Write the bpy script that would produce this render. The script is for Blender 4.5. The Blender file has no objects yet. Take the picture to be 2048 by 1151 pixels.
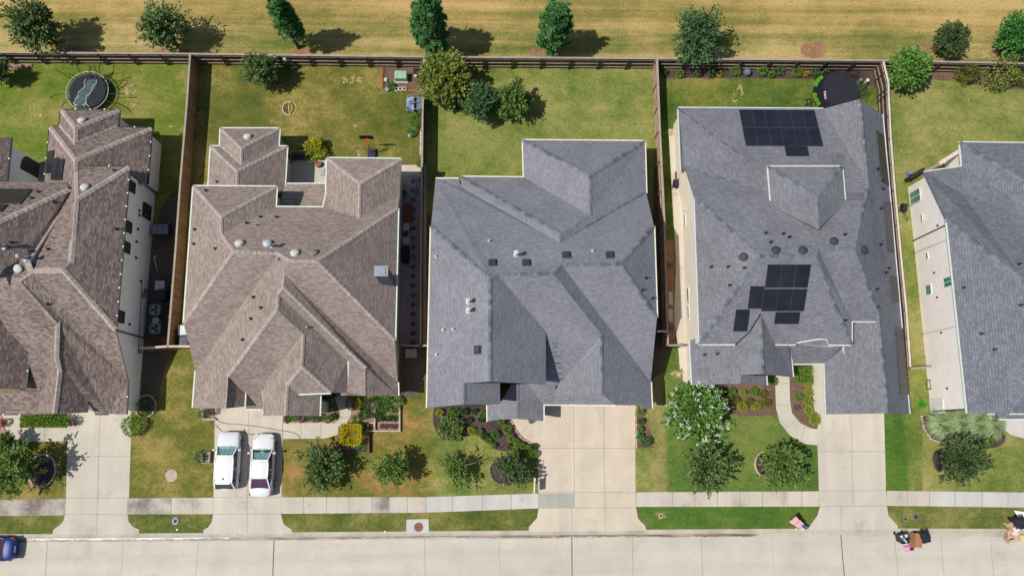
import bpy, bmesh, math, random
import numpy as np
from mathutils import Vector, Matrix
from mathutils.bvhtree import BVHTree
random.seed(7)
R = random.uniform
S = bpy.context.scene
COL = S.collection
# ---------------------------------------------------------------- camera
F = 1560.0; CU, CV = 1024.0, 575.5; H = 62.2
_d = Vector((-34.0, -285.0, -F)).normalized()        # straight down, seen by the camera
_wz = -_d
_wx = (Vector((1, 0, 0)) - _wz * _wz.x).normalized()
_wy = _wz.cross(_wx)
ROT = Matrix((_wx, _wy, _wz))                        # camera axes -> world axes
def ray(u, v): return (ROT @ Vector((u - CU, -(v - CV), -F))).normalized()
def P(u, v, z=0.0):
    r = ray(u, v); t = (z - H) / r.z
    return Vector((r.x * t, r.y * t, z))
def KXY(u, v):
    r = ray(u, v); return r.x / r.z, r.y / r.z
cam_d = bpy.data.cameras.new('camera'); cam = bpy.data.objects.new('camera', cam_d); COL.objects.link(cam)
cam_d.sensor_width = 36; cam_d.lens = 36 * F / 2048; cam_d.clip_start = .5; cam_d.clip_end = 2000
cam.matrix_world = Matrix.Translation((0, 0, H)) @ ROT.to_4x4()
S.camera = cam
# ---------------------------------------------------------------- light
SUN = Vector((-.56, -.13, 1)).normalized()
sl = bpy.data.lights.new('sun', 'SUN'); so = bpy.data.objects.new('sun', sl); COL.objects.link(so)
sl.energy = 4.1; sl.angle = math.radians(.55); sl.color = (1, .955, .88)
so.rotation_mode = 'QUATERNION'; so.rotation_quaternion = SUN.to_track_quat('Z', 'Y'); so.location = (0, 0, 80)
W = bpy.data.worlds.new('World'); S.world = W; W.use_nodes = True
nt = W.node_tree; bg = nt.nodes['Background']; sk = nt.nodes.new('ShaderNodeTexSky')
sk.sky_type = 'NISHITA'; sk.sun_disc = False
sk.sun_elevation = math.asin(SUN.z); sk.sun_rotation = math.atan2(SUN.x, SUN.y)
nt.links.new(sk.outputs[0], bg.inputs[0]); bg.inputs[1].default_value = .088
S.view_settings.view_transform = 'Standard'; S.view_settings.look = 'None'
S.view_settings.exposure = -.06; S.view_settings.gamma = 1
# ---------------------------------------------------------------- materials
def lin(c):
    f = lambda x: (x / 255) / 12.92 if x / 255 <= .04045 else ((x / 255 + .055) / 1.055) ** 2.4
    return tuple(f(x) for x in c)
class NT:
    def __init__(s, name):
        s.m = bpy.data.materials.new(name); s.m.use_nodes = True; s.t = s.m.node_tree
        s.b = s.t.nodes['Principled BSDF']; s.pos = None
    def n(s, t, **k):
        x = s.t.nodes.new('ShaderNode' + t)
        for a, b in k.items(): setattr(x, a, b)
        return x
    def l(s, a, b): s.t.links.new(a, b)
    def vec(s, scale=(1, 1, 1), src=None, rot=0):
        if src is None:
            g = s.n('NewGeometry'); src = g.outputs['Position']
        mp = s.n('Mapping'); mp.inputs['Scale'].default_value = scale; mp.inputs['Rotation'].default_value[2] = rot
        s.l(src, mp.inputs['Vector']); return mp.outputs[0]
    def noise(s, scale, detail=3, vec=None, rough=.55):
        x = s.n('TexNoise'); x.inputs['Scale'].default_value = scale; x.inputs['Detail'].default_value = detail
        x.inputs['Roughness'].default_value = rough
        s.l(vec if vec is not None else s.vec(), x.inputs['Vector']); return x.outputs['Fac']
    def ramp(s, fac, stops, mode='LINEAR'):
        x = s.n('ValToRGB'); e = x.color_ramp.elements; x.color_ramp.interpolation = mode
        while len(e) < len(stops): e.new(.5)
        for q, (p, c) in zip(e, stops):
            q.position = p; q.color = (*c, 1) if hasattr(c, '__len__') else (c, c, c, 1)
        s.l(fac, x.inputs[0]); return x.outputs[0]
    def mix(s, fac, a, b, mode='MIX'):
        x = s.n('MixRGB'); x.blend_type = mode
        for i, q in ((0, fac), (1, a), (2, b)):
            if hasattr(q, 'is_linked'): s.l(q, x.inputs[i])
            else: x.inputs[i].default_value = q if i == 0 else (*q, 1)
        return x.outputs[0]
    def math(s, op, a, b=0.):
        x = s.n('Math'); x.operation = op
        for i, q in ((0, a), (1, b)):
            if hasattr(q, 'is_linked'): s.l(q, x.inputs[i])
            else: x.inputs[i].default_value = q
        return x.outputs[0]
    def bump(s, h, st=.3, dist=.02):
        x = s.n('Bump'); x.inputs['Strength'].default_value = st; x.inputs['Distance'].default_value = dist
        s.l(h, x.inputs['Height']); s.l(x.outputs[0], s.b.inputs['Normal'])
    def done(s, col, rough=.8, metal=0, spec=.3):
        if hasattr(col, 'is_linked'): s.l(col, s.b.inputs['Base Color'])
        else: s.b.inputs['Base Color'].default_value = (*col, 1)
        s.b.inputs['Roughness'].default_value = rough; s.b.inputs['Metallic'].default_value = metal
        s.b.inputs['Specular IOR Level'].default_value = spec
        return s.m
def gain(c, k): return tuple(min(.95, x * k) for x in c)
G = .92          # photo value -> surface value
def simple(name, rgb, rough=.7, metal=0, var=.12, scale=5, spec=.3):
    k = NT(name); c = gain(lin(rgb), G)
    f = k.ramp(k.noise(scale, 3), [(.3, gain(c, 1 - var)), (.7, gain(c, 1 + var))])
    return k.done(f, rough, metal, spec)
def lawn(name, c1, c2, c3, big=.16, stripe=0, seed=0, lo=.34, hi=.66, mix=None):
    k = NT(name); cs = [gain(lin(c), G) for c in (c1, c2, c3)]
    g = k.n('NewGeometry'); off = k.n('VectorMath'); off.operation = 'ADD'; off.inputs[1].default_value = (seed * 13.7, seed * 7.1, 0)
    k.l(g.outputs['Position'], off.inputs[0]); pv = off.outputs[0]
    n1 = k.noise(big, 5, k.vec((1, 1, 1), pv), .62); n2 = k.noise(.9, 5, k.vec((1, 1.4, 1), pv), .7); n2b = k.noise(3.2, 4, k.vec((1, 1.2, 1), pv), .75)
    f = k.math('ADD', k.math('ADD', k.math('MULTIPLY', n1, .5), k.math('MULTIPLY', n2, .28)), k.math('MULTIPLY', n2b, .22))
    if stripe:
        n4 = k.noise(1, 4, k.vec((.035, .62, 1), pv), .6); f = k.math('ADD', k.math('MULTIPLY', f, 1 - stripe), k.math('MULTIPLY', n4, stripe))
    lo, hi = .5 - (.5 - lo) * .8, .5 + (hi - .5) * .8; st = lambda q: [(lo, q[0]), (.5, q[1]), (hi, q[2])]
    col = k.ramp(f, st(cs))
    if mix:                                              # one yard's grass running raggedly into the next along x
        x0, x1, ds = mix[:3]; ax_ = mix[3] if len(mix) > 3 else 0; wob = mix[4] if len(mix) > 4 else 1.6; sx = k.n('SeparateXYZ'); k.l(g.outputs['Position'], sx.inputs[0])
        t = k.math('DIVIDE', k.math('SUBTRACT', sx.outputs[ax_], x0), x1 - x0); t = k.math('ADD', t, k.math('MULTIPLY', k.math('SUBTRACT', k.math('ADD', k.math('MULTIPLY', n1, .6), k.math('MULTIPLY', n2, .4)), .5), wob))
        t = k.math('MINIMUM', k.math('MAXIMUM', t, 0.), 1.); col = k.mix(t, col, k.ramp(f, st([gain(lin(c), G) for c in ds])))
    n3 = k.noise(6, 5, k.vec((1, 1, 1), pv), .8)
    col = k.mix(1, col, k.ramp(n3, [(.3, (.5, .52, .5)), (.5, (.95, .95, .95)), (.7, (1.16, 1.14, 1.1))]), 'MULTIPLY')
    n5 = k.noise(15, 2, k.vec((1, 1, 1), pv), .7)
    col = k.mix(k.ramp(n5, [(.56, 0.), (.72, .4)]), col, gain(cs[2], 1.5))
    k.bump(n3, .8, .06)
    return k.done(col, .95, 0, .1)
def shingle(name, ca, cb, course_shade, row=.15, width=.3, stain=.14):
    k = NT(name); ca, cb, mc = [gain(lin(c), G) for c in (ca, cb, course_shade)]
    uv = k.n('UVMap').outputs[0]
    b = k.n('TexBrick'); b.inputs['Scale'].default_value = 1; b.inputs['Brick Width'].default_value = width
    b.inputs['Row Height'].default_value = row; b.inputs['Mortar Size'].default_value = .013; b.inputs['Mortar Smooth'].default_value = .4
    b.inputs['Color1'].default_value = (*ca, 1); b.inputs['Color2'].default_value = (*cb, 1); b.inputs['Mortar'].default_value = (*mc, 1)  # dark course lines paint the shadow under the shingles' butt edges
    k.l(uv, b.inputs['Vector'])
    n = k.noise(.35, 5, None, .6); n2 = k.noise(5, 3, None, .7)
    c = k.mix(1, b.outputs['Color'], k.ramp(n, [(.3, 1 - stain), (.7, 1 + stain * .4)]), 'MULTIPLY')
    c = k.mix(1, c, k.ramp(n2, [(.3, .8), (.7, 1.05)]), 'MULTIPLY')
    k.bump(b.outputs['Fac'], -.5, .02)
    return k.done(c, .92, 0, .2)
def leaf(name, *cs, trans=.25):
    k = NT(name); g = k.n('NewGeometry'); r = g.outputs['Random Per Island']
    cs = [gain(lin(c), G) for c in cs]
    col = k.ramp(r, [(i / max(1, len(cs) - 1), c) for i, c in enumerate(cs)])
    k.done(col, .6, 0, .25)
    tr = k.n('BsdfTranslucent'); k.l(col, tr.inputs[0]); mx = k.n('MixShader'); mx.inputs[0].default_value = trans
    k.l(k.b.outputs[0], mx.inputs[1]); k.l(tr.outputs[0], mx.inputs[2])
    k.l(mx.outputs[0], k.t.nodes['Material Output'].inputs[0])
    return k.m
def concrete(name, rgb, stain=.15, rgb2=None, thr=.55, streak=(.9, .06)):
    k = NT(name); c = gain(lin(rgb), G); d = gain(lin(rgb2 or (120, 110, 100)), G)
    n = k.noise(.5, 6, None, .65); n2 = k.noise(9, 3, None, .75); n3 = k.noise(.13, 3); n4 = k.noise(.45, 3)
    st = k.noise(1, 5, k.vec((*streak, 1)), .65)
    col = k.mix(k.ramp(n3, [(.35, 0.), (.65, .6)]), c, (min(.95, c[0] * 1.03), c[1] * 1.0, c[2] * .96))
    col = k.mix(1, col, k.ramp(n4, [(.35, .93), (.65, 1.03)]), 'MULTIPLY')
    col = k.mix(k.ramp(n, [(thr, 0.), (thr + .2, stain)]), col, d)
    col = k.mix(1, col, k.ramp(n2, [(.3, .88), (.7, 1.05)]), 'MULTIPLY')
    col = k.mix(1, col, k.ramp(st, [(.35, .91), (.65, 1.04)]), 'MULTIPLY')
    return k.done(col, .88, 0, .2)
def patchy(name, c1, c2, c3, thr=.5, sc=2.2):
    """bare or worn ground showing through the grass in ragged bits"""
    m = mulchm(name, c1, c2, c3); t = m.node_tree; k = NT.__new__(NT); k.m = m; k.t = t; k.b = t.nodes['Principled BSDF']
    f = k.ramp(k.noise(sc, 5, None, .75), [(thr - .04, 0.), (thr + .06, 1.)]); tr = k.n('BsdfTransparent'); mx = k.n('MixShader')
    k.l(f, mx.inputs[0]); k.l(tr.outputs[0], mx.inputs[1]); k.l(k.b.outputs[0], mx.inputs[2]); k.l(mx.outputs[0], t.nodes['Material Output'].inputs[0])
    return m
def island(name, rough, *cs, spec=.2, grain=None):
    k = NT(name); r = k.n('NewGeometry').outputs['Random Per Island']; cs = [gain(lin(c), G) for c in cs]
    col = k.ramp(r, [(i / max(1, len(cs) - 1), c) for i, c in enumerate(cs)])
    col = k.mix(1, col, k.ramp(k.noise(4, 4, k.vec(grain or (1, 1, 1))), [(.3, .72), (.7, 1.1)]), 'MULTIPLY')
    return k.done(col, rough, 0, spec)
def glass(name, rgb, rough=.06):
    k = NT(name); c = lin(rgb); n = k.noise(.8, 3)
    return k.done(k.ramp(n, [(.35, gain(c, .7)), (.65, gain(c, 1.25))]), rough, 0, .9)
# ---------------------------------------------------------------- objects
def tag(o, label=None, cat=None, group=None, kind=None):
    if label: o['label'] = label
    if cat: o['category'] = cat
    if group: o['group'] = group
    if kind: o['kind'] = kind
    return o
def empty(name, loc, label, cat, group=None, rz=0):
    o = bpy.data.objects.new(name, None); COL.objects.link(o); o.location = loc; o.rotation_euler = (0, 0, rz)
    o.empty_display_size = .3
    return tag(o, label, cat, group)
def copy_tree(o, parent=None):
    c = o.copy(); COL.objects.link(c); c.parent = parent
    for ch in list(o.children): copy_tree(ch, c)
    return c
class MB:
    def __init__(s): s.v = []; s.f = []; s.mi = []; s.uv = {}
    def add(s, vs, fs, mi=0):
        o = len(s.v); s.v += [tuple(q) for q in vs]
        for f in fs: s.f.append([i + o for i in f]); s.mi.append(mi)
        return o
    def poly(s, pts, mi=0): s.add(pts, [list(range(len(pts)))], mi)
    def box(s, c, d, rz=0, mi=0, taper=1, M=None):
        x, y, z = d[0] / 2, d[1] / 2, d[2] / 2
        vs = [Vector((a * x * (taper if e > 0 else 1), b * y * (taper if e > 0 else 1), e * z)) for e in (-1, 1) for a, b in ((-1, -1), (1, -1), (1, 1), (-1, 1))]
        m = M if M is not None else Matrix.Rotation(rz, 3, 'Z')
        vs = [m @ q + Vector(c) for q in vs]
        s.add(vs, [[3, 2, 1, 0], [4, 5, 6, 7], [0, 1, 5, 4], [1, 2, 6, 5], [2, 3, 7, 6], [3, 0, 4, 7]], mi)
    def bar(s, a, b, w, h, mi=0, up=Vector((0, 0, 1))):
        a, b = Vector(a), Vector(b); d = b - a; L = d.length
        if L < 1e-5: return
        y = d / L; x = y.cross(up)
        if x.length < 1e-3: x = Vector((1, 0, 0))
        x.normalize(); z = x.cross(y)
        s.box((a + b) / 2, (w, L, h), 0, mi, 1, Matrix((x, y, z)).transposed())
    def tube(s, pts, r, n=8, mi=0, cap=True, r2=None):
        pts = [Vector(p) for p in pts]; rings = []; N = len(pts)
        for i, p in enumerate(pts):
            t = (pts[min(i + 1, N - 1)] - pts[max(i - 1, 0)]).normalized()
            a = t.cross(Vector((0, 0, 1)));
            if a.length < 1e-3: a = Vector((1, 0, 0))
            a.normalize(); b = t.cross(a); rr = r if r2 is None else r + (r2 - r) * i / (N - 1)
            rings.append([p + (a * math.cos(k * 6.2832 / n) + b * math.sin(k * 6.2832 / n)) * rr for k in range(n)])
        o = len(s.v); vs = [q for g in rings for q in g]; fs = []
        for i in range(N - 1):
            for k in range(n): fs.append([i * n + k, i * n + (k + 1) % n, (i + 1) * n + (k + 1) % n, (i + 1) * n + k])
        if cap: fs += [list(range(n))[::-1], [(N - 1) * n + k for k in range(n)]]
        s.add(vs, fs, mi)
    def lathe(s, c, prof, n=16, mi=0, axis=None, sx=1, sy=1):
        vs = []; fs = []
        for r, z in prof:
            for k in range(n):
                a = k * 6.2832 / n; vs.append(Vector((r * math.cos(a) * sx, r * math.sin(a) * sy, z)))
        if axis is not None:
            q = Vector((0, 0, 1)).rotation_difference(Vector(axis)); vs = [q @ x for x in vs]
        vs = [x + Vector(c) for x in vs]
        for i in range(len(prof) - 1):
            for k in range(n): fs.append([i * n + k, i * n + (k + 1) % n, (i + 1) * n + (k + 1) % n, (i + 1) * n + k])
        fs += [list(range(n))[::-1], [(len(prof) - 1) * n + k for k in range(n)]]
        s.add(vs, fs, mi)
    def build(s, name, mats, parent=None, origin=None, smooth=False, label=None, local=False):
        me = bpy.data.meshes.new(name)
        if parent is not None: org = Vector((0, 0, 0)) if local else world(parent)
        elif origin is not None: org = Vector(origin)
        else:
            a = np.array(s.v); org = Vector(((a[:, 0].min() + a[:, 0].max()) / 2, (a[:, 1].min() + a[:, 1].max()) / 2, a[:, 2].min()))
        a = np.array(s.v) - np.array(org)
        me.from_pydata(a.tolist(), [], s.f)
        mats = mats if isinstance(mats, (list, tuple)) else [mats]
        for m in mats: me.materials.append(m)
        if len(mats) > 1: me.polygons.foreach_set('material_index', s.mi)
        if smooth: me.polygons.foreach_set('use_smooth', [True] * len(me.polygons))
        if s.uv:
            ul = me.uv_layers.new(name='UVMap').data
            for fi, uvs in s.uv.items():
                for li, q in zip(me.polygons[fi].loop_indices, uvs): ul[li].uv = q
        me.update()
        o = bpy.data.objects.new(name, me); COL.objects.link(o)
        if parent is not None: o.parent = parent
        else: o.location = org
        if label: o['label'] = label
        return o
def world(o):
    p = Vector((0, 0, 0))
    while o is not None: p += Vector(o.location); o = o.parent
    return p
def struct(name, mb, mats, label=None):
    return tag(mb.build(name, mats), label, None, None, 'structure')
# ================================================================ ground
CONC = concrete('driveway_concrete', (208, 200, 186), .4)
CONC3 = concrete('newer_driveway_concrete', (216, 203, 184), .3, (166, 150, 120))
STREETM = concrete('street_concrete', (206, 200, 187), .32, (162, 150, 128), .55, (.05, .8))
WALKM = concrete('sidewalk_concrete', (206, 198, 185), .55, (120, 105, 98), .56)
WALKS = concrete('stained_sidewalk_concrete', (196, 188, 178), .8, (112, 98, 94), .42)
WALKN = concrete('newer_sidewalk_concrete', (205, 203, 198), .35, (120, 115, 112), .6)
WALKG = concrete('blue_grey_concrete', (178, 178, 168), .1)
JOINT = simple('joint_filler', (172, 162, 146), .9); JDARK = simple('dark_joint_filler', (104, 96, 88), .9); JOR = simple('rusty_joint_filler', (196, 180, 146), .9)
MULCH = island('bark_mulch', .95, (70, 58, 58), (96, 78, 74), (112, 92, 84))
def mulchm(name, a, b, c):
    k = NT(name); a, b, c = [gain(lin(x), G) for x in (a, b, c)]
    n = k.noise(6, 5, None, .8); m = k.noise(.7, 3)
    f = k.math('ADD', k.math('MULTIPLY', n, .7), k.math('MULTIPLY', m, .3))
    k.bump(n, .8, .05); return k.done(k.ramp(f, [(.33, a), (.5, b), (.66, c)]), .95, 0, .1)
MULCHD = mulchm('dark_bark_mulch', (48, 40, 44), (84, 70, 70), (118, 98, 92))
MULCHB = mulchm('brown_bark_mulch', (78, 62, 54), (116, 94, 80), (146, 120, 102))
MULCHR = mulchm('red_stone_mulch', (120, 90, 80), (164, 132, 118), (196, 170, 155))
SOIL = mulchm('bare_soil', (74, 68, 58), (104, 94, 80), (130, 116, 98))
Z = .004
_ln = [0]
def sheet(name, polys, mats, label=None, z=0.):
    if name == 'lawn': _ln[0] += 1; z += .0008 * _ln[0] - .004
    mb = MB()
    for q in polys:
        pts, mi = (q if isinstance(q, tuple) else (q, 0))[:2]
        zz = z if not (isinstance(q, tuple) and len(q) > 2) else q[2]
        pts = [P(u, v, zz) for u, v in pts]
        a = sum(pts[i].x * pts[(i + 1) % len(pts)].y - pts[(i + 1) % len(pts)].x * pts[i].y for i in range(len(pts)))
        mb.poly(pts if a > 0 else pts[::-1], mi)
    return struct(name, mb, mats, label)
def smooth_poly(pts, it=2):
    for _ in range(it):
        o = []
        for i in range(len(pts)):
            a, b = pts[i], pts[(i + 1) % len(pts)]
            o += [(a[0] * .75 + b[0] * .25, a[1] * .75 + b[1] * .25), (a[0] * .25 + b[0] * .75, a[1] * .25 + b[1] * .75)]
        pts = o
    return pts
def line(a, b, w=1.2):
    d = Vector((b[0] - a[0], b[1] - a[1])).normalized(); n = Vector((-d.y, d.x)) * w / 2
    return [(a[0] + n.x, a[1] + n.y), (a[0] - n.x, a[1] - n.y), (b[0] - n.x, b[1] - n.y), (b[0] + n.x, b[1] + n.y)]
BASEM = lawn('dry_base_grass', (120, 110, 62), (140, 130, 76), (160, 146, 90))
gm = MB(); e = 400
gm.poly([(-e, -e, -.2), (e, -e, -.2), (e, e, -.2), (-e, e, -.2)]); struct('ground', gm, BASEM)
# a raised block of yard ground, street lies .13 below it
yd = MB(); y0 = P(1024, 1069).y
kt = [(-260, 1071), (0, 1069), (300, 1067), (700, 1064), (1050, 1061.5), (1400, 1059), (1700, 1057), (2048, 1058), (2300, 1059)]
top = [P(u, v, 0) for u, v in kt]
yp = top + [Vector((e, top[-1].y, 0)), Vector((e, e, 0)), Vector((-e, e, 0)), Vector((-e, top[0].y, 0))]
yd.poly(yp); struct('yard_ground', yd, BASEM)
# field behind the back fence
FIELD = lawn('dry_field_grass', (100, 114, 52), (154, 142, 82), (194, 172, 116), .14, .5, 2, .41, .59, (P(1000, 74).y, P(1000, 38).y, [(128, 124, 62), (174, 150, 90), (200, 170, 114)], 1, 1.1))
FIELDG = lawn('green_field_verge', (100, 112, 50), (144, 140, 76), (196, 172, 120), .2, .15, 3, .38, .62)
bf = [(-200, 104), (380, 107.5), (848, 113.5), (1315, 117), (1767, 121), (2250, 130)]
sheet('field', [[(u, v + 18) for u, v in bf] + [(2250, -500), (-200, -500)]], FIELD, z=Z)
# back yards
L1 = lawn('bright_yard_grass', (82, 112, 34), (116, 130, 52), (166, 150, 92), .17, 0, 4, .37, .63)
L2 = lawn('olive_yard_grass', (82, 98, 40), (116, 116, 54), (164, 146, 84), .22, 0, 5, .38, .62)
L3 = lawn('yellow_green_grass', (92, 114, 50), (132, 140, 72), (170, 162, 102), .2, .12, 6, .38, .64)
L4 = lawn('deep_green_grass', (58, 92, 36), (96, 114, 48), (156, 146, 76), .18, 0, 7, .38, .68)
L5 = lawn('pale_yard_grass', (94, 116, 50), (134, 140, 72), (174, 162, 106), .18, 0, 8, .38, .64)
F2 = lawn('olive_brown_front_grass', (82, 102, 42), (122, 120, 58), (174, 138, 84), .22, 0, 9, .38, .62, (P(845, 900).x, P(885, 900).x, [(92, 114, 50), (132, 140, 72), (170, 162, 102)]))
F4 = lawn('watered_front_grass', (112, 118, 60), (146, 142, 82), (182, 160, 112), .2, 0, 10, .38, .66, (P(1326, 900).x, P(1338, 900).x, [(70, 104, 44), (96, 124, 54), (136, 140, 76)], 0, .8))
F5 = lawn('striped_front_grass', (66, 106, 40), (92, 122, 48), (122, 134, 66), .2, 0, 11, .38, .64, (P(1806, 900).x, P(1818, 900).x, [(94, 116, 50), (134, 140, 72), (174, 162, 106)], 0, .8))
VG = lawn('verge_grass', (76, 94, 42), (108, 116, 56), (150, 142, 84), .3, 0, 12, .38, .62)
VG4 = lawn('green_verge_grass', (64, 102, 40), (86, 118, 48), (120, 130, 66), .3, 0, 13, .38, .64)
sheet('lawn', [[(-200, 125), (392, 128), (372, 400), (345, 700), (-200, 700)]], L1, z=Z)
sheet('lawn', [[(394, 128), (850, 134), (852, 700), (345, 700), (374, 400)]], L2, z=Z)
sheet('lawn', [[(852, 134), (1312, 135), (1333, 700), (853, 700)]], L3, z=Z)
sheet('lawn', [[(1314, 135), (1765, 140), (1800, 500), (1815, 740), (1334, 740)]], L4, z=Z)
sheet('lawn', [[(1767, 140), (2250, 148), (2250, 985), (1770, 985), (1768, 820), (1817, 740), (1800, 500)]], L5, z=Z)
sheet('lawn', [[(-200, 700), (430, 700), (430, 996), (-200, 1000)]], L2, z=Z)
sheet('lawn', [[(430, 700), (1333, 700), (1333, 985), (1077, 988), (852, 995), (560, 995), (430, 995)]], F2, z=Z)
sheet('lawn', [[(1300, 735), (1640, 735), (1640, 983), (1300, 985)]], F4, z=Z)
sheet('lawn', [[(1768, 815), (1845, 815), (1845, 985), (1772, 985)]], F5, z=Z)
# dry and bare patches
DRYP = patchy('dry_thatch', (150, 126, 84), (190, 164, 116), (206, 184, 140)); BRN = patchy('bare_red_earth', (130, 96, 70), (160, 120, 92), (190, 150, 118), .44)
def blob(u, v, ru, rv, n=22, j=.25, seed=0):
    q = random.Random(seed + u * 7 + v); return [(u + ru * math.cos(k * 6.2832 / n) * (1 + q.uniform(-j, j)), v + rv * math.sin(k * 6.2832 / n) * (1 + q.uniform(-j, j))) for k in range(n)]
sheet('bare_earth', [blob(1627, 100, 26, 17, 30, .1), blob(1855, 96, 20, 9), blob(1990, 108, 14, 9), blob(600, 102, 22, 8), blob(1075, 104, 18, 8), blob(150, 100, 28, 7), blob(345, 102, 35, 6)], BRN, z=3 * Z)
sheet('worn_grass', [blob(258, 182, 12, 18, 20, .5), blob(262, 210, 10, 5), blob(705, 160, 26, 7, 26, .5), blob(1480, 180, 6, 16, 20, .5), blob(1470, 200, 6, 12, 20, .5), blob(545, 243, 5, 4), blob(709, 252, 5, 4), blob(722, 306, 8, 8), blob(80, 231, 3, 3), blob(342, 254, 3, 3), blob(1352, 265, 20, 8)], DRYP, z=3 * Z)
# soil in the narrow side yards
sheet('side_yard_soil', [[(322, 420), (335, 396), (350, 380), (353, 420), (348, 520), (334, 694), (280, 694), (300, 500)], [(290, 694), (340, 694), (330, 740), (310, 815), (280, 815)], [(852, 430), (868, 430), (862, 690), (852, 690)], [(804, 690), (852, 690), (850, 770), (835, 792), (802, 795)], [(1308, 330), (1322, 330), (1334, 520), (1338, 690), (1330, 740), (1300, 760), (1300, 690)]], SOIL, z=2 * Z)
# street, kerb, water in the gutter
st = MB(); sz = -.13
st.poly([(-e, -e, sz), (e, -e, sz), (e, top[-1].y, sz), *[(p.x, p.y, sz) for p in top[::-1]], (-e, top[0].y, sz)])
sj = [((95, 1074), (88, 1190), 1), ((247, 1073), (239, 1190), 2), ((397, 1072), (389, 1190), 2), ((548.5, 1068), (544, 1190), 3), ((849, 1070), (851, 1190), 1), ((998, 1070), (999.5, 1190), 2), ((1143.5, 1066), (1144.5, 1190), 3), ((1264, 1068), (1267, 1190), 1), ((1402.5, 1066), (1406, 1190), 1), ((1544, 1066), (1551, 1190), 2), ((1681, 1062), (1692, 1190), 3), ((1788, 1064), (1800, 1190), 1), ((1880, 1064), (1892, 1190), 1), ((1979, 1064), (1992, 1190), 1)]
for a, b, t in sj: st.poly([P(u, v, sz + Z * 2) for u, v in line(a, b, 1.8 if t == 3 else 1.2)], t)
struct('street', st, [STREETM, JOINT, JOR, JDARK])
kb = MB()
for (a, b) in zip(kt, kt[1:]):
    A0, B0 = P(a[0], a[1] - 1.5, .006), P(b[0], b[1] - 1.5, .006); A1, B1 = P(a[0], a[1] + 4, .006), P(b[0], b[1] + 4, .006)
    A2, B2 = P(a[0], a[1] + 8, sz + .01), P(b[0], b[1] + 8, sz + .01)
    kb.poly([A1, B1, B0, A0]); kb.poly([A2, B2, B1, A1])
    kb.poly([A2 + Vector((0, -.25, -.004)), B2 + Vector((0, -.25, -.004)), B2, A2])
struct('kerb', kb, concrete('kerb_concrete', (200, 192, 176), .5, (140, 124, 108), .5))
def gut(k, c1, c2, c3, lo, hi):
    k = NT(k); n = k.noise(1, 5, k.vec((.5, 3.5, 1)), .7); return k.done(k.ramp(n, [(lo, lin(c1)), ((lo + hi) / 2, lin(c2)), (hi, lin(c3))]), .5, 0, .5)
WET = gut('wet_gutter', (96, 84, 74), (134, 120, 106), (172, 158, 140), .36, .66); GLINT = gut('painted_water_glint', (136, 130, 122), (190, 188, 182), (240, 240, 240), .38, .62)  # the pale material paints the sun's glint on the running gutter water
rg = random.Random(5)
def ribbon(pts, w, j, n=60):
    o1 = []; o2 = []
    for k in range(n + 1):
        t = k / n * (len(pts) - 1); i = min(int(t), len(pts) - 2); f = t - i
        u = pts[i][0] * (1 - f) + pts[i + 1][0] * f; v = pts[i][1] * (1 - f) + pts[i + 1][1] * f
        ww = w * math.sin(min(1, k / 3, (n - k) / 3) * 1.57)
        o1.append((u, v - ww * (1 + rg.uniform(-j, j)))); o2.append((u, v + ww * (1 + rg.uniform(-j, j))))
    return o1 + o2[::-1]
sheet('gutter_water', [(ribbon([(20, 1079.5), (300, 1077.5), (700, 1073), (800, 1071), (860, 1069.5), (1000, 1071.5), (1060, 1071.5), (1160, 1069), (1400, 1069), (1520, 1068.5)], 3.6, .4, 220), 0, sz + .014), (ribbon([(28, 1077.5), (150, 1076.5), (300, 1075.5), (460, 1074.3)], 1.9, .8, 150), 1, sz + .019)], [WET, GLINT])
# driveways
D1 = [(135, 815), (262, 815), (262, 870), (258, 994), (255, 1027), (257, 1042), (266, 1053), (278, 1058), (278, 1068), (104, 1069), (107, 1058), (120, 1049), (127, 1040), (130, 1028), (132, 994), (135, 870)]
D2 = [(430, 805), (566, 805), (565, 876), (563, 994), (562, 1028), (567, 1047), (583, 1058), (585, 1066), (407, 1067), (407, 1058), (416, 1054), (424, 1042), (426, 1027), (427, 994)]
D3 = [(1075, 800), (1270, 800), (1271, 985), (1272, 1015), (1276, 1036), (1290, 1050), (1293, 1060), (1057, 1062), (1058, 1052), (1074, 1035), (1077, 1017), (1077, 990)]
D4 = [(1623, 725), (1652, 725), (1652, 815), (1768, 815), (1772, 983), (1774, 1012), (1777, 1030), (1795, 1050), (1796, 1057.5), (1617, 1058), (1620, 1050), (1635, 1030), (1640, 1012), (1638, 983), (1635, 890), (1635, 826), (1626, 800)]
J = lambda *s: [(line(a, b), 1, 4 * Z) for a, b in s]
sheet('driveway', [(D1, 0, 3 * Z)] + J(((200, 826), (193, 1068)), ((134, 912), (261, 912)), ((132, 995), (258, 995)), ((130, 1028), (255, 1028))), [CONC, JOINT])
sheet('driveway', [(D2, 0, 3 * Z)] + J(((497, 820), (494, 1066)), ((428, 904), (564, 904)), ((427, 994), (563, 994)), ((426, 1027), (562, 1027)), ((565, 845), (565, 877))), [CONC, JOINT])
sheet('driveway', [(D3, 0, 3 * Z), ([(1077, 986), (1149, 986), (1149, 1014.5), (1077, 1015)], 2, 3.5 * Z)] + J(((1147.5, 812), (1149, 1015)), ((1143, 1015), (1143.5, 1062)), ((1207, 812), (1210, 1060)), ((1076, 895.5), (1270, 895.5)), ((1077, 984), (1271, 984)), ((1077, 1015), (1272, 1014.5)), ((1195, 812), (1203, 845))), [CONC3, JOINT, WALKG])
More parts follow.
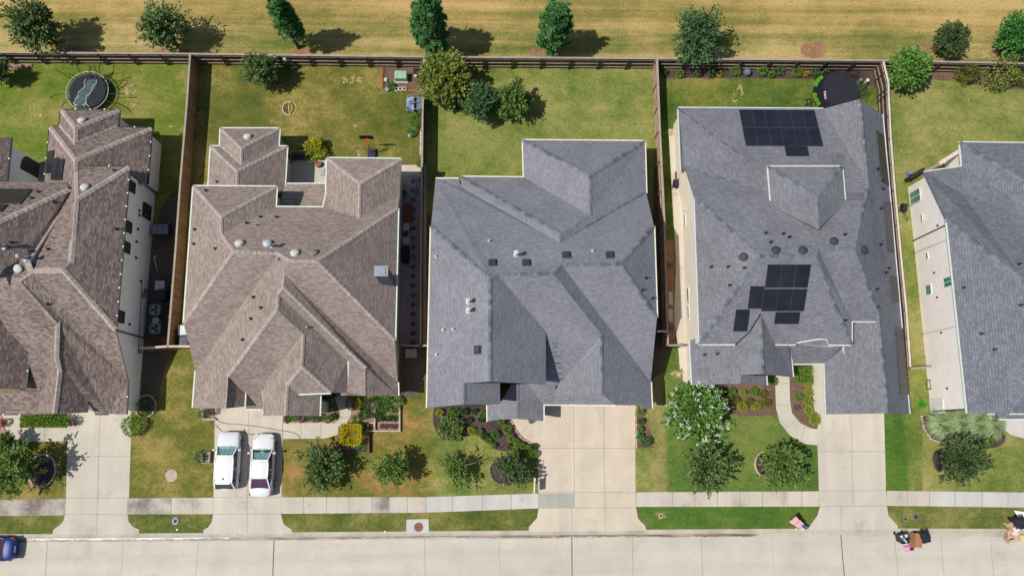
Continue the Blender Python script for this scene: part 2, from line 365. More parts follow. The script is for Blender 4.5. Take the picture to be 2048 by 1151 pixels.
sheet('driveway', [(D4, 0, 3 * Z)] + J(((1703, 826), (1706, 1012)), ((1681, 1012), (1683, 1058)), ((1636, 902), (1770, 902)), ((1638, 981), (1772, 980)), ((1640, 1012), (1774, 1011)), ((1624, 812), (1652, 812))), [CONC, JOINT])
# paths to the doors
sheet('path', [([(4, 815), (7, 852), (16, 868), (30, 878), (50, 882), (136, 882), (136, 855), (40, 855), (40, 815)], 0, 4 * Z)] + [(line(a, b), 1, 5 * Z) for a, b in (((88, 855), (88, 882)), ((48, 882), (54, 856)), ((12, 852), (34, 832)))], [CONC, JOINT])
sheet('path', [([(565, 845), (664, 845), (674, 838), (680, 826), (668, 790), (702, 790), (702, 826), (692, 850), (676, 868), (650, 876), (565, 877)], 0, 4 * Z)] + [(line(a, b), 1, 5 * Z) for a, b in (((602, 845), (602, 877)), ((641, 845), (641, 876)), ((672, 834), (700, 834)))], [CONC, JOINT])
sheet('path', [([(1020, 828), (1076, 828), (1076, 890), (1056, 882), (1038, 866), (1026, 850)], 0, 4 * Z), (line((1042, 866), (1056, 850)), 1, 5 * Z)], [CONC3, JOINT])
sheet('path', [([(1549, 725), (1578, 725), (1580, 800), (1584, 825), (1600, 845), (1622, 856), (1637, 858), (1637, 890), (1610, 887), (1580, 870), (1560, 845), (1552, 815)], 0, 4 * Z)] + [(line(a, b), 1, 5 * Z) for a, b in (((1550, 766), (1579, 766)), ((1552, 809), (1582, 809)), ((1570, 857), (1592, 840)), ((1600, 884), (1610, 852)))], [CONC, JOINT])
sheet('path', [([(1995, 826), (2250, 826), (2250, 880), (2048, 876), (2020, 868), (2002, 852)], 0, 4 * Z)], [WALKN])
sheet('path', [[(1337, 258), (1372, 258), (1390, 500), (1400, 690), (1360, 740), (1356, 690), (1348, 640), (1352, 520)]], CONC, z=2 * Z)
sheet('path', [[(1363, 690), (1400, 690), (1400, 780), (1366, 770)]], CONC, z=3 * Z)
# pavement: slab by slab
wt = [(-260, 1003), (0, 998), (255, 995.5), (563, 993.5), (857, 993), (1077, 986), (1280, 983.5), (1640, 981.5), (1775, 980.5), (2048, 984), (2300, 988)]
wb = [(-260, 1034), (0, 1031), (255, 1027.5), (563, 1026.5), (860, 1024), (1077, 1015.5), (1275, 1012.5), (1640, 1012), (1775, 1010.5), (2048, 1014), (2300, 1018)]
ip = lambda t, x: next((a[1] + (b[1] - a[1]) * (x - a[0]) / (b[0] - a[0]) for a, b in zip(t, t[1:]) if a[0] <= x <= b[0]), t[-1][1])
cuts = {0: [-260, -150, -100, -50, -10, 37, 83, 131], 1: [254, 300, 343, 385, 427], 2: [562, 607, 653, 698, 744, 779, 815, 852, 905, 965, 1022, 1077], 3: [1272, 1345, 1390, 1435, 1480, 1525, 1568, 1604, 1639], 4: [1773, 1815, 1859, 1910, 1964, 2016, 2070, 2130, 2200, 2300]}
sp = []
stn = {-10: 1, 37: 1, 83: 1, 254: 1, 300: 1, 852: 2, 905: 2, 965: 2, 1022: 2, 1859: 2, 1910: 2, 1964: 2, 2016: 2, 744: 1}
for g, xs in cuts.items():
    for a, b in zip(xs, xs[1:]):
        sp.append(([(a + .9, ip(wt, a)), (b - .9, ip(wt, b)), (b - .9, ip(wb, b)), (a + .9, ip(wb, a))], stn.get(a, 0), 4 * Z))
    sp.append(([(xs[0], ip(wt, xs[0]) + .6)] + [(x, ip(wt, x) + .6) for x in xs[1:]] + [(x, ip(wb, x) - .6) for x in xs[::-1]], 3, 3.4 * Z))
sheet('sidewalk', sp, [WALKM, WALKS, WALKN, JOINT])
# verges
vb = lambda x: ip(kt, x) - 1.5
def verge(x0, x1, c0, c1, m):
    n = 12; q = [(x0 + (x1 - x0) * k / n, ip(wb, x0 + (x1 - x0) * k / n) + .4) for k in range(n + 1)]
    sheet('verge', [q + c1 + [(x, vb(x)) for x in (c1[-1][0], c0[0][0])] + c0], m, z=2.4 * Z)
verge(-260, 129, [(-260, 1060)], [(126, 1041), (119, 1050), (107, 1058)], VG)
verge(256, 426, [(278, 1058), (266, 1053), (257, 1042)], [(424, 1042), (416, 1054), (407, 1058)], VG)
verge(562, 1077, [(583, 1058), (567, 1047), (563, 1036)], [(1074, 1035), (1058, 1052)], VG)
verge(1272, 1639, [(1290, 1050), (1277, 1036)], [(1635, 1030), (1620, 1050)], VG4)
verge(1774, 2300, [(1795, 1050), (1778, 1030)], [(2300, 1040)], VG)
sheet('inlet_slab', [[(813, 1038), (857, 1037), (858, 1065), (812, 1066)]], WALKN, z=4 * Z)
# side strips
sheet('paver_strip', [([(800, 330), (852, 330), (852, 350), (800, 350)], 0, 2 * Z), ([(800, 350), (853, 350), (853, 690), (800, 690)], 1, 3 * Z)] + [([(826, v - 7), (833, v), (826, v + 7), (819, v)], 2, 4 * Z) for v in range(362, 688, 19)], [CONC, mulchm('pink_gravel', (160, 138, 132), (194, 172, 164), (220, 198, 190)), simple('slate_stepping_stone', (112, 112, 120))])
sheet('patio', [([(580, 320), (655, 320), (655, 372), (580, 372)], 0, 2 * Z)], [CONC])
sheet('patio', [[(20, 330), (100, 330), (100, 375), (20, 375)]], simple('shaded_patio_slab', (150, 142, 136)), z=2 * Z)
sheet('gravel_strip', [([(1331, 480), (1347, 480), (1350, 690), (1333, 690)], 0, 3 * Z)] + [([(1337, a), (1345, a), (1346, a + 26), (1338, a + 26)], 1, 5 * Z) for a in (583, 617)] + [([(1332, a), (1347, a), (1347, a + 12), (1332, a + 12)], 2, 4 * Z) for a in (526, 650)], [mulchm('tan_gravel', (120, 88, 66), (156, 116, 88), (180, 142, 112)), CONC, MULCHB])
# planting beds
BD = lambda n, p, m, it=2, z=3: sheet(n, [smooth_poly(q, it) for q in p], m, z=z * Z)
BD('flower_bed', [[(872, 800), (1000, 800), (1024, 830), (1024, 850), (1040, 872), (1076, 896), (1076, 915), (1050, 912), (1030, 900), (995, 902), (972, 885), (960, 868), (930, 870), (905, 880), (880, 876), (866, 850), (866, 820)]], MULCHD)
BD('flower_bed', [[(1270, 805), (1288, 805), (1292, 840), (1304, 868), (1306, 888), (1290, 897), (1271, 896)]], MULCHB, 1)
BD('flower_bed', [[(1400, 765), (1540, 745), (1552, 760), (1553, 828), (1545, 830), (1455, 832), (1440, 800)], [(1579, 755), (1600, 728), (1624, 728), (1625, 800), (1636, 826), (1637, 857), (1620, 855), (1602, 845), (1586, 825), (1580, 800)]], MULCHB, 1)
BD('flower_bed', [[(1842, 826), (1995, 826), (2004, 856), (2015, 880), (1990, 897), (1960, 893), (1930, 880), (1900, 884), (1870, 882), (1850, 868), (1840, 845)], [(1865, 905), (1880, 895), (1905, 892), (1905, 935), (1880, 940), (1864, 925)]], MULCHD)
BD('flower_bed', [[(1325, 134), (1655, 136), (1760, 142), (1765, 178), (1740, 172), (1700, 160), (1625, 158), (1340, 155), (1327, 162)]], MULCHD, 1)
BD('flower_bed', [[(766, 132), (848, 132), (848, 184), (766, 182)]], MULCHB, 0)
BD('flower_bed', [[(1850, 140), (2250, 145), (2250, 180), (2010, 180), (1990, 172), (1960, 172), (1920, 162), (1860, 160)]], MULCHB, 1)
BD('flower_bed', [[(-60, 124), (70, 128), (70, 136), (-10, 140), (-60, 150)]], MULCHR, 1)
BD('flower_bed', [blob(912, 192, 40, 26, 20, .08)], MULCHD, 1)
BD('flower_bed', [blob(85, 940, 25, 29, 24, .04), blob(1010, 940, 30, 26, 24, .06), blob(540, 165, 13, 8, 20, .05), blob(1535, 928, 24, 24, 20, .06)], MULCHD, 0)
BD('flower_bed', [[(0, 815), (6, 850), (14, 870), (34, 882), (40, 884), (20, 900), (-60, 905), (-60, 815)]], MULCHR, 1, 2)
BD('flower_bed', [[(566, 815), (668, 815), (668, 843), (566, 843)], [(400, 800), (430, 800), (430, 836), (400, 836)], [(735, 800), (800, 795), (801, 862), (715, 862), (690, 830), (703, 800)], [(676, 850), (740, 850), (740, 905), (676, 905)]], MULCHR, 0)
# ================================================================ houses
DIR = {'N': (0, 1), 'S': (0, -1), 'E': (1, 0), 'W': (-1, 0)}
SH_B = shingle('brown_shingles', (180, 165, 155), (152, 136, 128), (114, 99, 93))
SH_B1 = shingle('umber_shingles', (172, 156, 146), (126, 110, 103), (86, 73, 69))
SH_G = shingle('grey_shingles', (152, 153, 160), (136, 137, 145), (110, 111, 119))
SH_G4 = shingle('slate_grey_shingles', (143, 144, 150), (126, 127, 133), (102, 103, 109))
SH_G5 = shingle('blue_grey_shingles', (137, 140, 148), (118, 121, 130), (88, 91, 99), .19, .3)
CAP_B = island('light_ridge_shingles', .9, (190, 178, 168), (180, 167, 158), (172, 160, 152))
CAP_G = island('dark_ridge_shingles', .9, (98, 100, 108), (114, 116, 125), (132, 134, 142), (126, 128, 136))
WHITE = simple('white_paint', (232, 230, 222), .5); BLACKM = simple('black_paint', (34, 34, 38), .5); GUTG = simple('pale_green_gutter', (214, 224, 208), .5)
GUTW = simple('white_gutter', (212, 214, 214), .5); GLASSD = glass('dark_window_glass', (56, 70, 74), .12); GLASSG = glass('green_window_glass', (88, 140, 126), .15)
PANEL = glass('solar_cells', (34, 32, 40), .25); PANELB = glass('brown_solar_cells', (50, 42, 44), .3); SILV = simple('brushed_aluminium', (150, 152, 165), .4, .6)
def brickm(name, a, b, m, bw=.4, rh=.2):
    k = NT(name); uv = k.n('UVMap').outputs[0]; t = k.n('TexBrick'); t.inputs['Scale'].default_value = 1
    t.inputs['Brick Width'].default_value = bw; t.inputs['Row Height'].default_value = rh; t.inputs['Mortar Size'].default_value = .012
    for nme, c in (('Color1', a), ('Color2', b), ('Mortar', m)): t.inputs[nme].default_value = (*gain(lin(c), G), 1)
    k.l(uv, t.inputs['Vector']); c = k.mix(1, t.outputs['Color'], k.ramp(k.noise(.8, 4), [(.3, .97), (.7, 1.03)]), 'MULTIPLY')
    return k.done(c, .85, 0, .2)
W1 = simple('white_stucco', (254, 252, 250), .8, 0, .05, 1.5); W2 = simple('beige_stucco', (206, 200, 188), .8, 0, .06, 1.5)
W3 = brickm('grey_brick', (150, 138, 130), (170, 156, 146), (186, 178, 168)); W4 = simple('cream_siding', (250, 242, 224), .8, 0, .05, 1.2)
W5 = brickm('pale_pink_brick', (254, 248, 242), (248, 238, 232), (238, 230, 224), .4, .2)

def near_seg(p, a, b):
    ap = (p[0] - a[0], p[1] - a[1]); ab = (b[0] - a[0], b[1] - a[1]); L2 = ab[0] ** 2 + ab[1] ** 2
    t = (ap[0] * ab[0] + ap[1] * ab[1]) / L2
    return t, math.hypot(ap[0] - ab[0] * t, ap[1] - ab[1] * t)
def solve(faces, pins, pitch, name=''):
    vs = []; fl = []
    def vid(p):
        for i, q in enumerate(vs):
            if math.hypot(p[0] - q[0], p[1] - q[1]) < 3.2: return i
        vs.append(p); return len(vs) - 1
    for d, pts in faces:
        ids = []
        for p in pts:
            i = vid(p)
            if not ids or ids[-1] != i: ids.append(i)
        if ids[0] == ids[-1]: ids.pop()
        fl.append([d, ids])
    for f in fl:                                           # vertices lying on another face's edge join that edge
        ids = f[1]; out = []
        for a, b in zip(ids, ids[1:] + ids[:1]):
            out.append(a); ex = []
            for i, q in enumerate(vs):
                if i in ids: continue
                t, dd = near_seg(q, vs[a], vs[b])
                if .02 < t < .98 and dd < 1.5: ex.append((t, i))
            out += [i for t, i in sorted(ex)]
        f[1] = out
    n = len(vs); m = len(fl)
    pn = []
    for u, v, z in pins:
        i = min(range(n), key=lambda q: math.hypot(vs[q][0] - u, vs[q][1] - v))
        if math.hypot(vs[i][0] - u, vs[i][1] - v) > 6: print('PIN?', name, u, v)
        pn.append((i, z))
    K = [KXY(*q) for q in vs]
    ar = [abs(sum(vs[i[k]][0] * vs[i[(k + 1) % len(i)]][1] - vs[i[(k + 1) % len(i)]][0] * vs[i[k]][1] for k in range(len(i)))) / 2 for d, i in fl]
    wt_ = [min(2.2, max(.35, (a / 6000) ** .6)) for a in ar]
    def run(ps):
        A = []; B = []
        for fi, (d, ids) in enumerate(fl):
            dx, dy = DIR[d]
            for i in ids:
                dk = ps[fi] * (dx * K[i][0] + dy * K[i][1]); r = np.zeros(n + m); r[i] = 1 + dk; r[n + fi] = -1; A.append(r * wt_[fi]); B.append(dk * H * wt_[fi])
        for i, z in pn: r = np.zeros(n + m); r[i] = 12; A.append(r); B.append(12 * z)
        A = np.array(A); B = np.array(B); x = np.linalg.lstsq(A, B, rcond=None)[0]
        return x, float(((A @ x - B) ** 2).sum()) + .25 * sum((p - pitch) ** 2 for p in ps)
    ps = [pitch] * m; x, c = run(ps)
    if m > 8:                                              # let each slope find its own pitch
        for it in range(3):
            for fi in range(m):
                for dp in (.12, -.12, .05, -.05):
                    q = ps[:]; q[fi] = min(1.05, max(.3, q[fi] + dp)); y, e_ = run(q)
                    if e_ < c - 1e-5: ps, x, c = q, y, e_
    pos = [P(vs[i][0], vs[i][1], x[i]) for i in range(n)]
    out = []
    for d, ids in fl:
        a = sum(pos[ids[k]].x * pos[ids[(k + 1) % len(ids)]].y - pos[ids[(k + 1) % len(ids)]].x * pos[ids[k]].y for k in range(len(ids)))
        out.append((d, ids if a > 0 else ids[::-1]))
    return pos, out
def vs_px(p):
    q = ROT.transposed() @ (Vector(p) - Vector((0, 0, H))); return CU - q.x / q.z * F, CV + q.y / q.z * F
class House:
    def __init__(s, label, base, roofm, capm, wallm, gutm, fascm, cap_w=.17, dash=0, name='house'):
        s.root = empty(name, P(*base), label, 'house'); s.rm, s.cm, s.wm, s.gm, s.fm = roofm, capm, wallm, gutm, fascm
        s.roof = MB(); s.caps = []; s.wall = MB(); s.fas = MB(); s.skip = []; s.cw = cap_w; s.dash = dash; s.bv = []; s.bf = []
    def block(s, name, faces, pins, pitch, inset=.32, wall=True, skip=()):
        pos, fl = solve(faces, pins, pitch, name)
        o = len(s.roof.v); s.roof.v += [tuple(p) for p in pos]; edges = {}
        bo = len(s.bv); s.bv += pos
        for d, ids in fl:
            dx, dy = DIR[d]; s.roof.f.append([o + i for i in ids]); s.roof.mi.append(0); s.bf.append([bo + i for i in ids])
            cs = math.sqrt(1 + pitch * pitch)
            s.roof.uv[len(s.roof.f) - 1] = [((-dy * pos[i].x + dx * pos[i].y), -(dx * pos[i].x + dy * pos[i].y) * cs) for i in ids]
            for a, b in zip(ids, ids[1:] + ids[:1]): edges.setdefault((min(a, b), max(a, b)), []).append((a, b, d, ids))
        nrm = {}; bound = []
        for (a, b), fs in edges.items():
            if len(fs) == 1: bound.append(fs[0])
            elif len(fs) == 2:
                (_, _, d1, i1), (_, _, d2, i2) = fs
                if d1 != d2: s.ridge(pos[a], pos[b], [pos[i] for i in i1], [pos[i] for i in i2])
        ins = {}
        for a, b, d, ids in bound:
            t = (pos[b] - pos[a]); t.z = 0; t.normalize(); n = Vector((-t.y, t.x, 0))
            for i in (a, b): ins.setdefault(i, []).append(n)
        off = {}
        for i, ns in ins.items():
            v = sum(ns, Vector()); 
            if v.length < .3: v = ns[0]
            v.normalize(); c = max(.3, min(1, v.dot(ns[0]))); off[i] = v * inset / c
        for a, b, d, ids in bound:
            pa, pb = pos[a], pos[b]; wa, wb = pa + off[a], pb + off[b]; dz = Vector((0, 0, -.2))
            t = pb - pa; L = t.length; t.z = 0; t.normalize(); n = Vector((t.y, -t.x, 0))
            eave = n.dot(Vector((*DIR[d], 0))) > .8 and abs(pa.z - pb.z) < .25 * L and L > .5
            fm_ = 0 if (eave or abs(pa.z - pb.z) < .1 * L) else 1
            if skip:
                w_ = [vs_px(q) for q in (pa, pb)]; mu, mv = (w_[0][0] + w_[1][0]) / 2, (w_[0][1] + w_[1][1]) / 2
                if skip is True or any(math.hypot(mu - x, mv - y) < 9 for x, y in skip): eave = False; fm_ = 1
            s.fas.add([pa, pb, pb + dz, pa + dz], [[0, 3, 2, 1]], fm_); s.fas.add([pa + dz, pb + dz, wb + dz, wa + dz], [[0, 3, 2, 1]], fm_)
            if wall:
                wa, wb = wa + dz, wb + dz; s.wall.add([wa, wb, Vector((wb.x, wb.y, -.1)), Vector((wa.x, wa.y, -.1))], [[0, 3, 2, 1]])
                L = (wb - wa).length; s.wall.uv[len(s.wall.f) - 1] = [(0, wa.z), (0, 0), (L, 0), (L, wb.z)]
            if eave:
                dn = n * .048; gb = MB(); gb.bar(pa + dn + Vector((0, 0, -.06)), pb + dn + Vector((0, 0, -.05)), .095, .1)
                g_ = gb.build('gutter', s.gm, s.root)
                if s.dash:
                    k = int(L / .95)
                    for q in range(1, k): c_ = MB(); c_.box(pa + (pb - pa) * q / k + dn + Vector((0, 0, .03)), (.1, .1, .07)); c_.build('gutter_clip', WHITE, g_)
        return pos
    def ridge(s, a, b, p1, p2, force=False):
        def nr(p):
            n = Vector()
            for i in range(len(p)): q, w = p[i], p[(i + 1) % len(p)]; n += Vector(((q.y - w.y) * (q.z + w.z), (q.z - w.z) * (q.x + w.x), (q.x - w.x) * (q.y + w.y)))
            return n.normalized()
        n1, n2 = nr(p1), nr(p2); c1 = sum(p1, Vector()) / len(p1); c2 = sum(p2, Vector()) / len(p2)
        n1 = n1 if n1.z > 0 else -n1; n2 = n2 if n2.z > 0 else -n2
        if not force and ((c2 - c1).dot(n1) > -.05 or n1.dot(n2) > .97): return
        t = b - a; L = t.length; t /= L
        if L < .4: return
        if t.z > 0: a, b = b, a; t = -t
        s1 = n1.cross(t).normalized(); s2 = n2.cross(t).normalized()
        m = (a + b) / 2
        if s1.dot(c1 - m) < 0: s1 = -s1
        if s2.dot(c2 - m) < 0: s2 = -s2
        up = (n1 + n2).normalized(); k = max(1, int(L / .36)); w = s.cw; cap = MB(); s.caps.append(cap)
        for i in range(k):
            A = a + t * (L * i / k); B = a + t * min(L, L * (i + 1) / k + .04); ww = w * (1 + random.uniform(-.12, .25) * (1 if s.cm is CAP_G else .2))
            h0, h1 = .012, .045
            v = [A + up * h0, B + up * h1, B + s1 * ww + n1 * h1, A + s1 * ww + n1 * h0, B + s2 * ww + n2 * h1, A + s2 * ww + n2 * h0, B, B + s1 * ww, B + s2 * ww]
            cap.add(v, [[0, 1, 2, 3], [1, 0, 5, 4], [1, 6, 7, 2], [6, 1, 4, 8]])
    def finish(s):
        s.tree = BVHTree.FromPolygons(s.bv, s.bf); r = s.root
        s.roof_o = s.roof.build('roof', s.rm, r)
        for c in s.caps: c.build('ridge_cap', s.cm, s.roof_o)
        s.wall.build('wall', s.wm, r); s.fas.build('fascia', [s.fm, s.cm], r)
    def hit(s, u, v):
        h = s.tree.ray_cast(Vector((0, 0, H)), ray(u, v))
        if h[0] is None: print('MISS', u, v); return P(u, v, 5), Vector((0, 0, 1))
        n = h[1]; return h[0], (n if n.z > 0 else -n)
    def vent(s, u, v, kind, col):
        p, n = s.hit(u, v); mb = MB()
        if kind == 'dome':
            mb.lathe(p, [(.31, 0), (.31, .06), (.23, .075), (.23, .1), (.32, .12), (.29, .2), (.17, .26), (.02, .28)], 18, 0, n); mb.build('roof_vent', col, s.root, smooth=False)
        elif kind == 'box':
            M = n.to_track_quat('Z', 'Y').to_matrix(); mb.box(p + n * .03, (.62, .6, .06), 0, 0, 1, M); mb.box(p + n * .13, (.46, .5, .16), 0, 0, .85, M); mb.build('roof_vent', col, s.root)
        elif kind == 'flue':
            mb.lathe(p + Vector((0, 0, -.1)), [(.2, 0), (.2, .16), (.09, .2), (.09, .95), (.17, .97), (.17, 1.1), (.05, 1.16)], 12); mb.build('flue_pipe', col, s.root)
        else:
            M = n.to_track_quat('Z', 'Y').to_matrix(); mb.box(p + n * .02, (.2, .22, .03), 0, 0, 1, M); mb.lathe(p + Vector((0, 0, -.05)), [(.055, 0), (.055, .42), (.04, .43)], 8); mb.build('vent_pipe', col, s.root)
    def scuff(s, cells, col, name):
        m = MB()
        for u, v, du, dv in cells:
            q = [s.hit(a, b) for a, b in ((u - du, v + dv), (u + du, v + dv), (u + du, v - dv), (u - du, v - dv))]
            m.poly([p + n * .012 for p, n in q])
        m.build(name, col, s.roof_o)
    def panel(s, c, nu, nv, matp, gap=.015, lift=.11):
        q = [s.hit(*p) for p in c]; n = q[0][1]; L = lambda a, b, t: a + (b - a) * t
        A, B, C, D = [x[0] for x in q]; n = (B - A).cross(D - A).normalized(); n = n if n.z > 0 else -n
        pt = lambda i, j: L(L(A, B, i / nu), L(D, C, i / nu), j / nv) + n * lift
        for i in range(nu):
            for j in range(nv):
                P4 = [pt(i, j), pt(i + 1, j), pt(i + 1, j + 1), pt(i, j + 1)]; c0 = sum(P4, Vector()) / 4
                P4 = [c0 + (x - c0) * (1 - gap) for x in P4]; I4 = [c0 + (x - c0) *   .966 for x in P4]; mb = MB()
                if (P4[1] - P4[0]).cross(P4[3] - P4[0]).dot(n) < 0: P4.reverse(); I4.reverse()
                T = [x - n * .035 for x in P4]
                mb.add(P4 + I4 + T, [[0, 1, 5, 4], [1, 2, 6, 5], [2, 3, 7, 6], [3, 0, 4, 7], [0, 8, 9, 1], [1, 9, 10, 2], [2, 10, 11, 3], [3, 11, 8, 0]], 1)
                mb.add(I4, [[0, 1, 2, 3]], 0); mb.build('solar_panel', [matp, FRAMEP], s.root)
    def wallray(s, u, v, a, b, off=0.):
        t = b - a; t.z = 0; t.normalize(); n = Vector((t.y, -t.x, 0)); r = ray(u, v); c = Vector((0, 0, H))
        if n.dot(c - a) < 0: n = -n
        k = (a - c).dot(n) / r.dot(n); return c + r * k + n * off, n
    def window(s, q, a, b, gl, fr, bars=0, name='window', off=.02):
        pts = [s.wallray(u, v, a, b, off) for u, v in q]; n = pts[0][1]; p = [x[0] for x in pts]; t = Vector((-n.y, n.x, 0))
        d = [x.dot(t) for x in p]; z = [x.z for x in p]; d0, d1 = (d[0] + d[3]) / 2, (d[1] + d[2]) / 2; d0, d1 = min(d0, d1), max(d0, d1)
        z0, z1 = sorted([(z[0] + z[1]) / 2, (z[2] + z[3]) / 2]); o = n * (p[0].dot(n))
        dd = sorted(d); zz = sorted(z); d0, d1 = (dd[0] + dd[1]) / 2, (dd[2] + dd[3]) / 2; z0, z1 = (zz[0] + zz[1]) / 2, (zz[2] + zz[3]) / 2
        W_ = lambda x, y, e=0.: o + t * x + Vector((0, 0, y)) + n * e
        m = MB(); w = .07
        for A, B in ((W_(d0, z0), W_(d1, z0)), (W_(d0, z1), W_(d1, z1)), (W_(d0, z0 + .036), W_(d0, z1 - .036)), (W_(d1, z0 + .036), W_(d1, z1 - .036))): m.bar(A, B, w, .07, 0, n)
        if bars: m.bar(W_((d0 + d1) / 2, z0 + .036), W_((d0 + d1) / 2, z1 - .036), .05, .06, 0, n)
        f = m.build(name, fr, s.root); g = MB(); g.poly([W_(d0, z0, .006), W_(d1, z0, .006), W_(d1, z1, .006), W_(d0, z1, .006)]); g.build('pane', gl, f)
    def pipe(s, pts, a, b, col, r=.045, name='downspout'):
        m = MB(); m.tube([s.wallray(u, v, a, b, .07)[0] for u, v in pts], r, 6); m.build(name, col, s.root)
    def wallbox(s, u, v, a, b, d, col, name):
        p, n = s.wallray(u, v, a, b, d[1] / 2); m = MB(); m.box(p, d, math.atan2(n.y, n.x) - math.pi / 2); m.build(name, col, s.root)
FRAMEP = simple('panel_frame', (84, 86, 104), .4, .4)
VW = simple('white_vent_paint', (208, 207, 204), .7); VG_ = simple('grey_vent_paint', (140, 134, 122), .6); VD = simple('dark_vent_paint', (66, 68, 76), .6); VL = simple('galvanised_steel', (170, 176, 184), .4, .5); VB = simple('dark_pipe', (52, 50, 56), .6)

# ---------------------------------------------------------------- brown house with two white cars
h = House('brown shingled house behind the two parked white cars', (590, 600), SH_B, CAP_B, W2, GUTG, W2, .13)
h.block('2M', [
 ('W', [(386.6, 372), (442, 433.4), (442, 466.7), (467, 502), (367.4, 646)]), ('N', [(386.6, 372), (553.4, 373), (442, 433.4)]),
 ('E', [(553.4, 373), (551, 413.5), (442, 466.7), (442, 433.4)]),
 ('N', [(551, 413.5), (646, 414.6), (718.5, 436), (799.5, 389), (796.2, 416), (634, 521.6), (579, 520), (556, 506), (467, 502), (442, 466.7)]),
 ('W', [(653.8, 316), (719.3, 366.9), (718.5, 436), (646, 414.6), (652, 389)]), ('N', [(653.8, 316), (803.2, 317.3), (719.3, 366.9)]),
 ('E', [(803.2, 317.3), (799.5, 389), (718.5, 436), (719.3, 366.9)]), ('E', [(634, 521.6), (796.2, 416), (789.8, 679.6)]),
 ('S', [(634, 521.6), (789.8, 679.6), (795.5, 764), (568.5, 549), (579, 520)]), ('S', [(467, 502), (556, 506), (391, 741), (367.4, 646)]),
 ('W', [(556, 506), (579, 520), (568.5, 549), (566, 573), (555.6, 587), (554.4, 617.8), (454.8, 753.7), (450.5, 816), (385.6, 815), (391, 741)]),
 ('E', [(568.5, 549), (795.5, 764), (796.5, 791), (732, 791), (732, 735.6), (566, 573)]),
 ('S', [(566, 573), (732, 735.6), (690, 790), (681, 790), (695, 721), (555.6, 587)]), ('W', [(732, 735.6), (732, 791), (690, 790)]),
 ('E', [(555.6, 587), (695, 721), (694, 785), (662, 785), (603.6, 732), (606.5, 664.7), (554.4, 617.8)]),
 ('S', [(554.4, 617.8), (606.5, 664.7), (527, 769), (523, 817), (493, 817), (490.3, 785.5), (454.8, 753.7)]),
 ('W', [(606.5, 664.7), (603.6, 732), (574.4, 769), (571, 830), (526.5, 831), (527, 769)]), ('S', [(603.6, 732), (662, 785), (598, 787), (574.4, 769)]),
 ('E', [(574.4, 769), (598, 787), (640.5, 790.5), (639, 831), (571, 830)]), ('E', [(454.8, 753.7), (490.3, 785.5), (488.5, 812), (450.5, 816)])],
 [(386.6, 372, 5.4), (553.4, 373, 5.4), (551, 413.5, 5.4), (646, 414.6, 5.4), (367.4, 646, 5.4), (796.2, 416, 5.4), (789.8, 679.6, 5.4), (653.8, 316, 5.3), (803.2, 317.3, 5.3), (652, 389, 5.3),
  (385.6, 815, 2.9), (391, 741, 2.9), (795.5, 764, 2.9), (796.5, 791, 2.9), (523, 817, 2.9), (493, 817, 2.9), (526.5, 831, 3.7)], .76)
h.block('2P', [('N', [(570, 367.5), (651, 367.5), (651, 420), (556, 420)])], [(570, 367.5, 2.7), (651, 367.5, 2.7)], .3)
h.block('2R', [('N', [(440.8, 256.6), (559.4, 256.6), (482.5, 296.5)]), ('E', [(559.4, 256.6), (556.5, 292.6), (482.5, 330), (482.5, 296.5)]), ('W', [(440.8, 256.6), (482.5, 296.5), (482.5, 330), (439.5, 292.6)]),
 ('N', [(421, 292), (439.5, 292.6), (482.5, 330), (556.5, 292.6), (574.3, 292.6), (474, 342.6)]), ('E', [(574.3, 292.6), (570, 362), (569, 385), (474, 385), (474, 342.6)]), ('W', [(421, 292), (474, 342.6), (474, 385), (416, 385)])],
 [(440.8, 256.6, 2.75), (559.4, 256.6, 2.75), (421, 292, 2.75), (574.3, 292.6, 2.75), (556.5, 292.6, 2.75), (439.5, 292.6, 2.75)], .76)
h.finish(); H2 = h
for u, v, c in ((479, 488, VW), (535, 488, VW), (590, 507.5, VW), (627, 507, VG_), (495.5, 275, VW)): h.vent(u, v, 'dome', c)
h.vent(546, 493, 'flue', VL)
for u, v, c in ((494, 446, VB), (513, 450, VL), (521, 433.5, VB), (554, 434, VB), (435, 364, VB), (412, 381, VB), (390, 459, VB), (388, 488, VB), (431, 497, VB), (556, 519, VL), (507, 594, VB), (522, 615, VB), (502, 637, VB), (485, 679, VB), (615, 655, VL)): h.vent(u, v, 'pipe', c)
tp = [P(748, 531, 9.5), P(776, 531, 9.5), P(776, 552, 9.5), P(748, 552, 9.5)]; cc = sum(tp, Vector()) / 4; m = MB()
cx, cy = (tp[1] - tp[0]).length, (tp[0] - tp[3]).length
m.box((cc.x, cc.y, 7.4), (cx * .9, cy * .9, 4.0)); ch = m.build('chimney', simple('grey_chimney_siding', (100, 100, 105)), h.root)
m = MB(); m.box((cc.x, cc.y, 9.43), (cx, cy, .16)); m.box((cc.x, cc.y, 9.54), (cx * .6, cy * .7, .06)); m.build('chimney_cap', simple('galvanised_cap', (150, 156, 164), .6, .1), ch)
# front door, entry wall, garage door
m = MB(); a = P(655, 800, 1.1); m.box((a.x, P(655, 796, 1.1).y + .2, 1.05), (1.0, .08, 2.1)); dr = m.build('front_door', simple('dark_door_paint', (48, 42, 42)), h.root)
m = MB(); m.box((a.x + .38, a.y - .05 + .0, 1.0), (.05, .3, .12)); m.build('door_handle', VL, dr)
